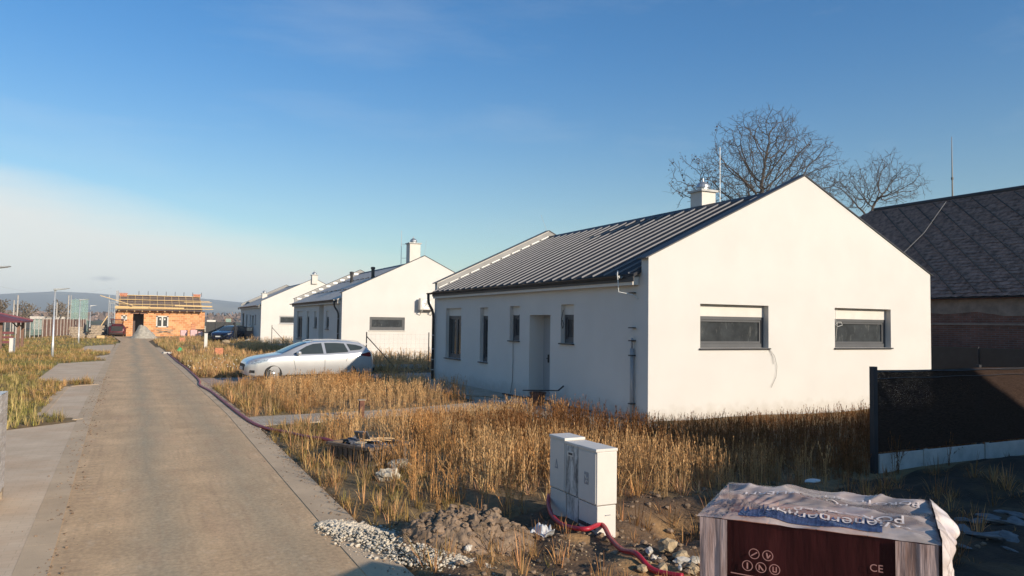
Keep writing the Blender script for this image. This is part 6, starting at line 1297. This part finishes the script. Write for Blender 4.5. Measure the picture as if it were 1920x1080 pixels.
# ------------------------------------------------------------------ unfinished clay block house at the end of the lane
bh0 = G(215, 630); YB = bh0.y; bh = thing('unfinished_house', 'orange clay block house under construction at the end of the lane', 'unfinished house', (bh0.x, YB, 0))
def B(px, py, dy=0): v = PY(px, py, YB+dy)-bh0; return v
Wb = B(383, 628).x; He_ = B(300, 583).z
def bxz(px0, px1, py0, py1): a = B(px0, py1); b = B(px1, py0); return (a.x, b.x, max(a.z, 0), b.z)
dO = bxz(248, 270, 588.5, 634); dO = (dO[0], dO[1], 0.0, dO[3]); w1 = bxz(227.5, 238, 591, 601); w2 = bxz(292.5, 316, 592.5, 613.5)
mb = MB(); wall_grid(mb, (0, 0, 0), (1, 0, 0), (0, -1, 0), Wb, He_, [dO, w1, w2], .30, -.3)
D_ = 8.0
mb.poly([(0, 0, -.3), (0, D_, -.3), (0, D_, He_), (0, 0, He_)]); mb.poly([(Wb, 0, -.3), (Wb, D_, -.3), (Wb, D_, He_), (Wb, 0, He_)]); mb.poly([(0, D_, -.3), (Wb, D_, -.3), (Wb, D_, He_), (0, D_, He_)])
mb.build('wall', 'claybrick', bh)
mb = MB(); mb.box(.3, Wb-.3, 2.2, 2.3, 0, He_); mb.build('inner_wall', 'underlay', bh)
mb = MB(); mb.box(dO[0]-.35, dO[1]+.28, -.012, .25, dO[3], dO[3]+.24); mb.build('lintel', M['slatwood'], bh)
for w_ in (w1, w2):
    mb = MB(); a, b, c_, d = w_
    for q in ((a-.0, a+.13, c_, d), (b-.13, b, c_, d), (a+.13, b-.13, d-.13, d), (a+.13, b-.13, c_, c_+.13)): mb.box(q[0], q[1], -.03, .1, q[2], q[3])
    if w_ is w2: mm_ = (a+b)/2; mb.box(mm_-.09, mm_+.09, -.03, .1, c_+.13, d-.13)
    f_ = mb.build('window', 'white', bh); mb = MB(); mb.box(a+.1, b-.1, .03, .06, c_+.1, d-.1); mb.build('pane', 'glass', f_)
    for k in range(3): mb = MB(); mb.box(a+.35+k*.5 if w_ is w2 else a+.2+k*.15, a+.5+k*.5 if w_ is w2 else a+.26+k*.15, .022, .029, d-.5, d-.3); mb.build('pane_sticker', 'white', f_)
    for x_ in (a+.08, b-.08):
        for z_ in (c_+.06, d-.06): mb = MB(); mb.box(x_-.10, x_+.10, -.06, -.031, z_-.05, z_+.05); mb.build('foam_tape', 'black', f_)
# roof: near slope under battens
pR = B(300, 555, 4.0); zRg = pR.z; zEv = He_+.10; yE, yR = -.75, 4.0; xl0, xr0 = B(222, 575).x, B(379, 575).x
mb = MB(); mb.prism([(yE, zEv-.02), (yR, zRg), (D_+.7, zEv), (D_+.7, zEv-.08), (yR, zRg-.09), (yE, zEv-.10)], lambda a, b, t: (t, a, b), xl0, xr0); rf = mb.build('roof', 'underlay', bh)
nrm_ = Vector((0, -(zRg-zEv), yR-yE)).normalized()
def onroof(x, f, up=.05): p = Vector((x, yE, zEv)).lerp(Vector((x, yR, zRg)), f)+nrm_*up; return p
for k in range(12): x = xl0+.1+(xr0-xl0-.2)*k/11; mb = MB(); mb.beam(onroof(x, .0, .05), onroof(x, 1.0, .05), .05, .05); mb.beam((x, yE+.05, zEv-.16), (x, .25, zEv+.12), .10, .16); mb.build('rafter', 'wood', rf)
for k, f in enumerate((.30, .62, .94)): mb = MB(); mb.beam(onroof(xl0-.1, f, .12), onroof(xr0+(.0 if k != 1 else 1.0), f-.01, .12), .14, .07); mb.build('batten', 'wood', rf)
for f in (.12, .22, .40, .50, .72, .82): mb = MB(); mb.beam(onroof(xl0, f, .085), onroof(xr0, f, .085), .035, .03); mb.build('batten', 'oldwood', rf)
for k in range(8): x = xl0+2.1+k*1.02; mb = MB(); mb.box(x-.03, x+.03, yR-.02, yR+.02, zRg, zRg+.55); mb.build('ridge_bracket', 'trim', rf)
a0 = B(217, 572); mb = MB(); mb.box(a0.x, B(222, 572).x, -.2, .35, He_-.1, B(219, 545).z); mb.build('gable_upstand', M['plaster_band'], bh)
for (px0, py0, px1, py1, dy, wd_, lb) in ((216, 575.5, 281, 576.5, -.55, .22, 'thick orange board fixed along the left eave of the brick house'), (280, 576.8, 345, 578, -.75, .14, 'long pale board resting on the middle of the eave'), (328, 572.6, 398, 575, -.6, .16, 'upper pale board jutting out past the right gable'), (216, 578.6, 400, 580.2, -.9, .07, 'lower long batten jutting far out past the right gable'), (188, 554, 250, 572.5, -1.0, .07, 'slanting pale batten leaning across the left gable of the brick house'), (345, 566.5, 397, 567.8, -.2, .06, 'thin batten jutting out below the right brick stack')):
    a = PY(px0, py0, YB+dy); b = PY(px1, py1, YB+dy); mb = MB(); d = b-a; mb.beam((0, 0, 0), d, .12, wd_); o = mb.build('plank', 'wood'); o.location = a; tag(o, lb, 'plank', 'planks on the roof of the brick house')
for px0, px1, lb in ((224, 239, 'bundle of clay ridge bricks at the left end of the roof ridge'), (362, 376, 'bundle of clay ridge bricks at the right end of the roof ridge')):
    a = PY(px0, 556 if px0 < 300 else 557, YB+3.8); b = PY(px1, 549.5 if px0 < 300 else 553, YB+3.8); w_ = b.x-a.x; r = thing('brick_bundle', lb, 'brick bundle', (a.x, YB+3.6, a.z)); ht = max(.35, b.z-a.z)
    for k in range(4): mb = MB(); mb.obox((w_*(.14+.24*k), .15, ht*.42), (w_*.21, .4, ht*.7), Matrix.Rotation(random.uniform(-.08, .08), 3, 'Y')); mb.build('brick', 'brickred', r)
    mb = MB(); mb.box(-.05, w_+.05, 0, .4, ht*.84, ht); mb.build('top_brick', 'brickred', r)
# scaffold tower at the left gable
sA = PY(202, 632, YB-.8); sB = PY(213, 632, YB-.8); zt_ = PY(205, 566, YB-.8).z; sw = sB.x-sA.x; sc_ = thing('scaffold', 'narrow grey scaffold tower with ladder at the left gable of the brick house', 'scaffold', (sA.x, YB-.8, 0))
for x_ in (0, sw):
    for y_ in (0, .75): mb = MB(); mb.tube([(x_, y_, 0), (x_, y_, zt_+(.9 if x_ == 0 and y_ == 0 else 0))], .055, 6); mb.build('upright', 'steel', sc_)
mb = MB()
for z_ in np.linspace(.4, zt_, 7):
    for y_ in (0, .75): mb.tube([(0, y_, z_), (sw, y_, z_)], .03, 5)
    for x_ in (0, sw): mb.tube([(x_, 0, z_), (x_, .75, z_)], .03, 5)
mb.build('cross_bar', 'steel', sc_)
mb = MB()
for z_ in (zt_*.42, zt_*.97): mb.box(-.05, sw+.05, -.02, .78, z_-.05, z_)
mb.build('deck', 'zinc', sc_)
mb = MB()
for x_ in (sw*.25, sw*.6): mb.tube([(x_, -.12, 0), (x_, -.02, zt_)], .03, 5)
for k in range(12): z_ = .25+k*zt_/12.5; mb.tube([(sw*.25, -.12+.1*z_/zt_, z_), (sw*.6, -.12+.1*z_/zt_, z_)], .022, 5)
mb.build('ladder', 'zinc', sc_)
# tarpaulin lean-to and its brace
a = PY(183, 630, YB-1.5); b = PY(201, 630, YB-1.5); c_ = PY(200, 595, YB-1.5); e = PY(193, 608, YB-1.5)
tp = thing('tarpaulin', 'black tarpaulin sheet propped by a slanting timber beside the scaffold', 'tarpaulin', (a.x, YB-1.5, 0)); mb = MB(); mb.prism([(0, 0), (b.x-a.x, 0), (c_.x-a.x, c_.z), (e.x-a.x, e.z)], lambda p_, q_, t_: (p_, t_, q_), 0, .5); mb.build('sheet', 'tarp', tp, smooth=False)
a2 = PY(182, 621, YB-1.9); mb = MB(); mb.beam((a2.x-a.x, -.2, max(.1, a2.z)), (c_.x-a.x+.1, -.15, c_.z+.15), .09, .09); mb.build('prop', 'wood', tp)
# pallets
def pallet(loc, rz, label, group=None):
    r = thing('wooden_pallet', label, 'pallet', loc, rz, group)
    mb = MB()
    for k in range(6): mb.box(-.6, .6, -.4+k*.14, -.4+k*.14+.10, .122, .144)
    mb.build('deck', 'oldwood', r)
    for y_ in (-.4, -.05, .3): mb = MB(); mb.box(-.6, .6, y_, y_+.10, .0, .12); mb.build('runner', 'oldwood', r)
    return r
qs = G(167, 634); p0 = pallet((qs.x-.9, qs.y-1.0, .02), .1, 'wooden pallet in the leaning stack by the lamp', 'wooden pallets stacked on the verge left of the lane end')
lvl = [('lowest', 0), ('second', 1), ('third', 2), ('fourth', 3), ('fifth', 4), ('sixth', 5), ('seventh', 6), ('topmost', 7)]
k = 0
for col_, xo, yo, n_, nm in (('a', -.9, -1.0, 7, 'left'), ('b', .42, -1.35, 8, 'right')):
    for i in range(n_):
        lbl = f'{"topmost" if i == n_-1 else lvl[i][0]} wooden pallet in the {nm} one of the two pallet stacks at the lane end'
        if col_ == 'a' and i == 0: p0['label'] = lbl; continue
        dup(p0, (qs.x+xo+random.uniform(-.12, .12)+(.05*i if col_ == 'b' else -.04*i), qs.y+yo+random.uniform(-.1, .1), .02+i*.165), random.uniform(-.25, .25)+(.25 if col_ == 'b' else 0), lbl)
q = G(149.5, 631); mb = MB(); mb.blob((0, 0, 0), .33, .12, 2, (.9, .8, 1)); o = mb.build('white_bag', 'sheet'); o.location = (q.x, q.y, .28); tag(o, 'white bag standing at the foot of the second street lamp', 'bag')
q = G(188.5, 635); mb = MB(); mb.box(-.35, .35, -.25, .25, 0, .32); o = mb.build('clay_block', 'wood', bevel=.01); o.location = (q.x, q.y, 0); tag(o, 'pale block on the ground between the pallets and the dark red car', 'block')
# sand heap
q = G(268, 634); sd = MB(); gx_, gy_ = np.meshgrid(np.linspace(-1, 1, 50), np.linspace(-1, 1, 36)); rr = np.hypot(gx_, gy_); zz_ = np.clip(1-rr, 0, 1)**.8*1.35*(.75+.5*fbm(gx_*2+3, gy_*2))*(1+.35*np.exp(-((gx_+.35)**2)/.06))-.05+.35*(fbm(gx_*5+1, gy_*5)-.47)*np.clip(1-rr, 0, 1)**.5
ii = np.arange(gx_.size).reshape(gx_.shape); hs = npmesh('sand_heap', np.stack([gx_*1.35+.1, gy_*1.3, zz_], 2).reshape(-1, 3), np.stack([ii[:-1, :-1].ravel(), ii[:-1, 1:].ravel(), ii[1:, 1:].ravel(), ii[1:, :-1].ravel()], 1), 'sand', smooth=True); hs.location = (q.x, q.y-.5, 0); tag(hs, 'grey heap of building sand before the doorway of the brick house', 'sand heap')
# plank heap
q = G(306, 632)
for k in range(9):
    a = random.uniform(-.5, .5); o = MB(); ln = random.uniform(1.4, 3.0); o.beam((-ln/2, 0, 0), (ln/2, 0, random.uniform(-.3, .4)), .14, .05); o = o.build('loose_plank', 'oldwood'); o.location = (q.x+random.uniform(-1.1, 1.1), q.y-.6+random.uniform(-.5, .5), .25+k*.085); o.rotation_euler = (0, random.uniform(-.15, .15), a); tag(o, 'weathered plank in the loose heap below the brick house window', 'plank', 'planks in the heap below the window')
# wrapped brick packs
def pack(px0, px1, pyt, pyb, label, top=False):
    q = G(px0, pyb); e = PY(px1, pyt, q.y); w_ = e.x-q.x; r = thing('wrapped_brick_pack', label, 'brick pack', (q.x, q.y, 0)); mb = MB(); mb.box(0, w_, 0, 1.0, .12, e.z); mb.build('foil', 'pinkfoil', r, bevel=.06); mb = MB(); mb.box(0, w_, 0, 1.0, 0, .12); mb.build('pallet_base', 'oldwood', r)
    if top:
        mb = MB()
        for k in range(3): mb.box(.1, w_*.75, .1, .7, e.z+.02+k*.25, e.z+.17+k*.25)
        mb.build('clay_rows', 'brickred', r)
    return r
pack(338, 352, 619, 632, 'low pink foil wrapped brick pack, left of the taller one'); pack(356.5, 370, 618.5, 632.5, 'pink foil wrapped brick pack with loose rows of clay bricks on top', True); pack(371, 380, 622, 632.5, 'small pink foil pack at the right corner of the brick house')
# right of the brick house: dark screen fence, board, rubbish
a = PY(386, 632, 97); b = PY(440, 632, 97); zt_ = PY(400, 603.5, 97).z; df = thing('site_fence', 'dark screened site fence right of the brick house', 'fence', (a.x, 97, 0)); mb = MB(); mb.box(0, b.x-a.x, 0, .06, 0, zt_); mb.build('screen', 'tarp', df)
for k in range(4): x_ = (b.x-a.x)*k/3; mb = MB(); mb.box(x_-.05, x_+.05, -.08, -.002, 0, zt_+.05); mb.build('post', 'trim', df)
a = PY(388, 603.2, 140); b = PY(404.5, 600, 140); mb = MB(); mb.box(0, b.x-a.x, 0, .1, 0, b.z-a.z+.3); mb.box(.1, .2, 0, .1, -a.z, 0); mb.box(b.x-a.x-.2, b.x-a.x-.1, 0, .1, -a.z, 0); o = mb.build('white_board', 'white'); o.location = (a.x, 140, a.z-.3); tag(o, 'long low white board showing above the dark site fence', 'board')
a = PY(422, 605, 120); b = PY(435, 596, 120); gs = thing('goal_frame', 'small square green frame with netting far behind the site fence', 'goal frame', (a.x, 120, 0)); w_ = b.x-a.x; mb = MB()
for x_ in (0, w_): mb.box(x_-.06, x_+.06, 0, .1, 0, b.z)
mb.box(0, w_, 0, .1, b.z-.1, b.z); mb.box(0, w_, 0, .1, a.z, a.z+.1); mb.build('frame', M['slatwood'], gs); mb = MB(); mb.box(.06, w_-.06, .04, .06, a.z+.1, b.z-.1); mb.build('netting', 'net', gs)
for (px, py, r_, m_, lb, nm) in ((389, 623, .85, 'stone', 'brownish stump like lump beside the right corner of the brick house', 'earth_lump'), (404, 627, .45, 'sheet', 'pale rubbish lump between the brick house and the blue car', 'rubbish_bag'), (440, 641.5, .32, 'sheet', 'white rubbish bag on the grass before the blue car', 'rubbish_bag'), (424, 643.5, .25, 'tanstone', 'beige rubbish lump left of the white bag in the grass', 'rubbish_lump'), (468, 643, .3, 'sheet', 'white scrap beside the wall of the last white house', 'rubbish_bag')):
    q = G(px, py); mb = MB(); mb.blob((0, 0, 0), r_, .25, 2, (1.3, .8, .7)); o = mb.build(nm, m_); o.location = (q.x, q.y, r_*.5); tag(o, lb, 'rubbish')
a = PY(395, 631, 90); b = PY(413, 616.5, 90); mb = MB(); mb.beam((0, 0, 0), b-a, .18, .10); o = mb.build('leaning_board', 'concrete'); o.location = a; tag(o, 'pale board leaning up beside the blue car', 'board')
q = G(332.5, 663); bk = MB().lathe([(.11, 0), (.15, .26), (.155, .28), (.13, .27), (.09, .03)], (0, 0, 0), 14).build('green_bucket', 'green'); bk.location = (q.x, q.y, .10); bk.rotation_euler = (0, .9, .3); tag(bk, 'bright green bucket lying tipped on the kerb of the lane', 'bucket')
a = G(305, 663); b = G(357, 662); mb = MB(); mb.beam((0, 0, 0), b-a, .25, .10); o = mb.build('kerb_stone', 'concrete'); o.location = a+Vector((0, 0, .04)); tag(o, 'long pale kerb stone lying beside the green bucket', 'kerb stone')
for px, py, lb in ((341, 643, 'orange clay block standing in the grass before the brick house'), (410, 668, 'dull clay block sunk in the grass right of the green bucket')):
    q = G(px, py); mb = MB(); mb.box(-.22, .22, -.15, .15, 0, .45); o = mb.build('clay_block', 'brickred', bevel=.012); o.location = (q.x, q.y, .02); tag(o, lb, 'clay block')
a = G(340, 681); b = G(372, 679); mb = MB(); mb.beam((0, 0, 0), b-a, .18, .04); o = mb.build('board', 'wood'); o.location = a+Vector((0, 0, .05)); tag(o, 'thin light board lying in the grass by the kerb, below the kerb stone', 'board')
for px0, px1, py, lb in ((381, 408, 659, 'stone step slab in the grass behind the slim white cabinet'),):
    a = G(px0, py); b = G(px1, py); mb = MB(); mb.beam((0, 0, 0), b-a, .5, .16); o = mb.build('slab', 'stone'); o.location = a+Vector((0, 0, .05)); tag(o, lb, 'slab')
mb = MB()
for k in range(46):
    q = G(rng.uniform(352, 445), rng.uniform(676, 706)); mb.blob((q.x, q.y, .24+rng.uniform(0, .10)), .017, .1, 0)
M['flower'] = mat('white_flowers', (.75, .75, .70), .8); tag(mb.build('white_flowers', 'flower'), 'scattered small white flowers in the verge grass near the silver car', 'flowers', kind='stuff')
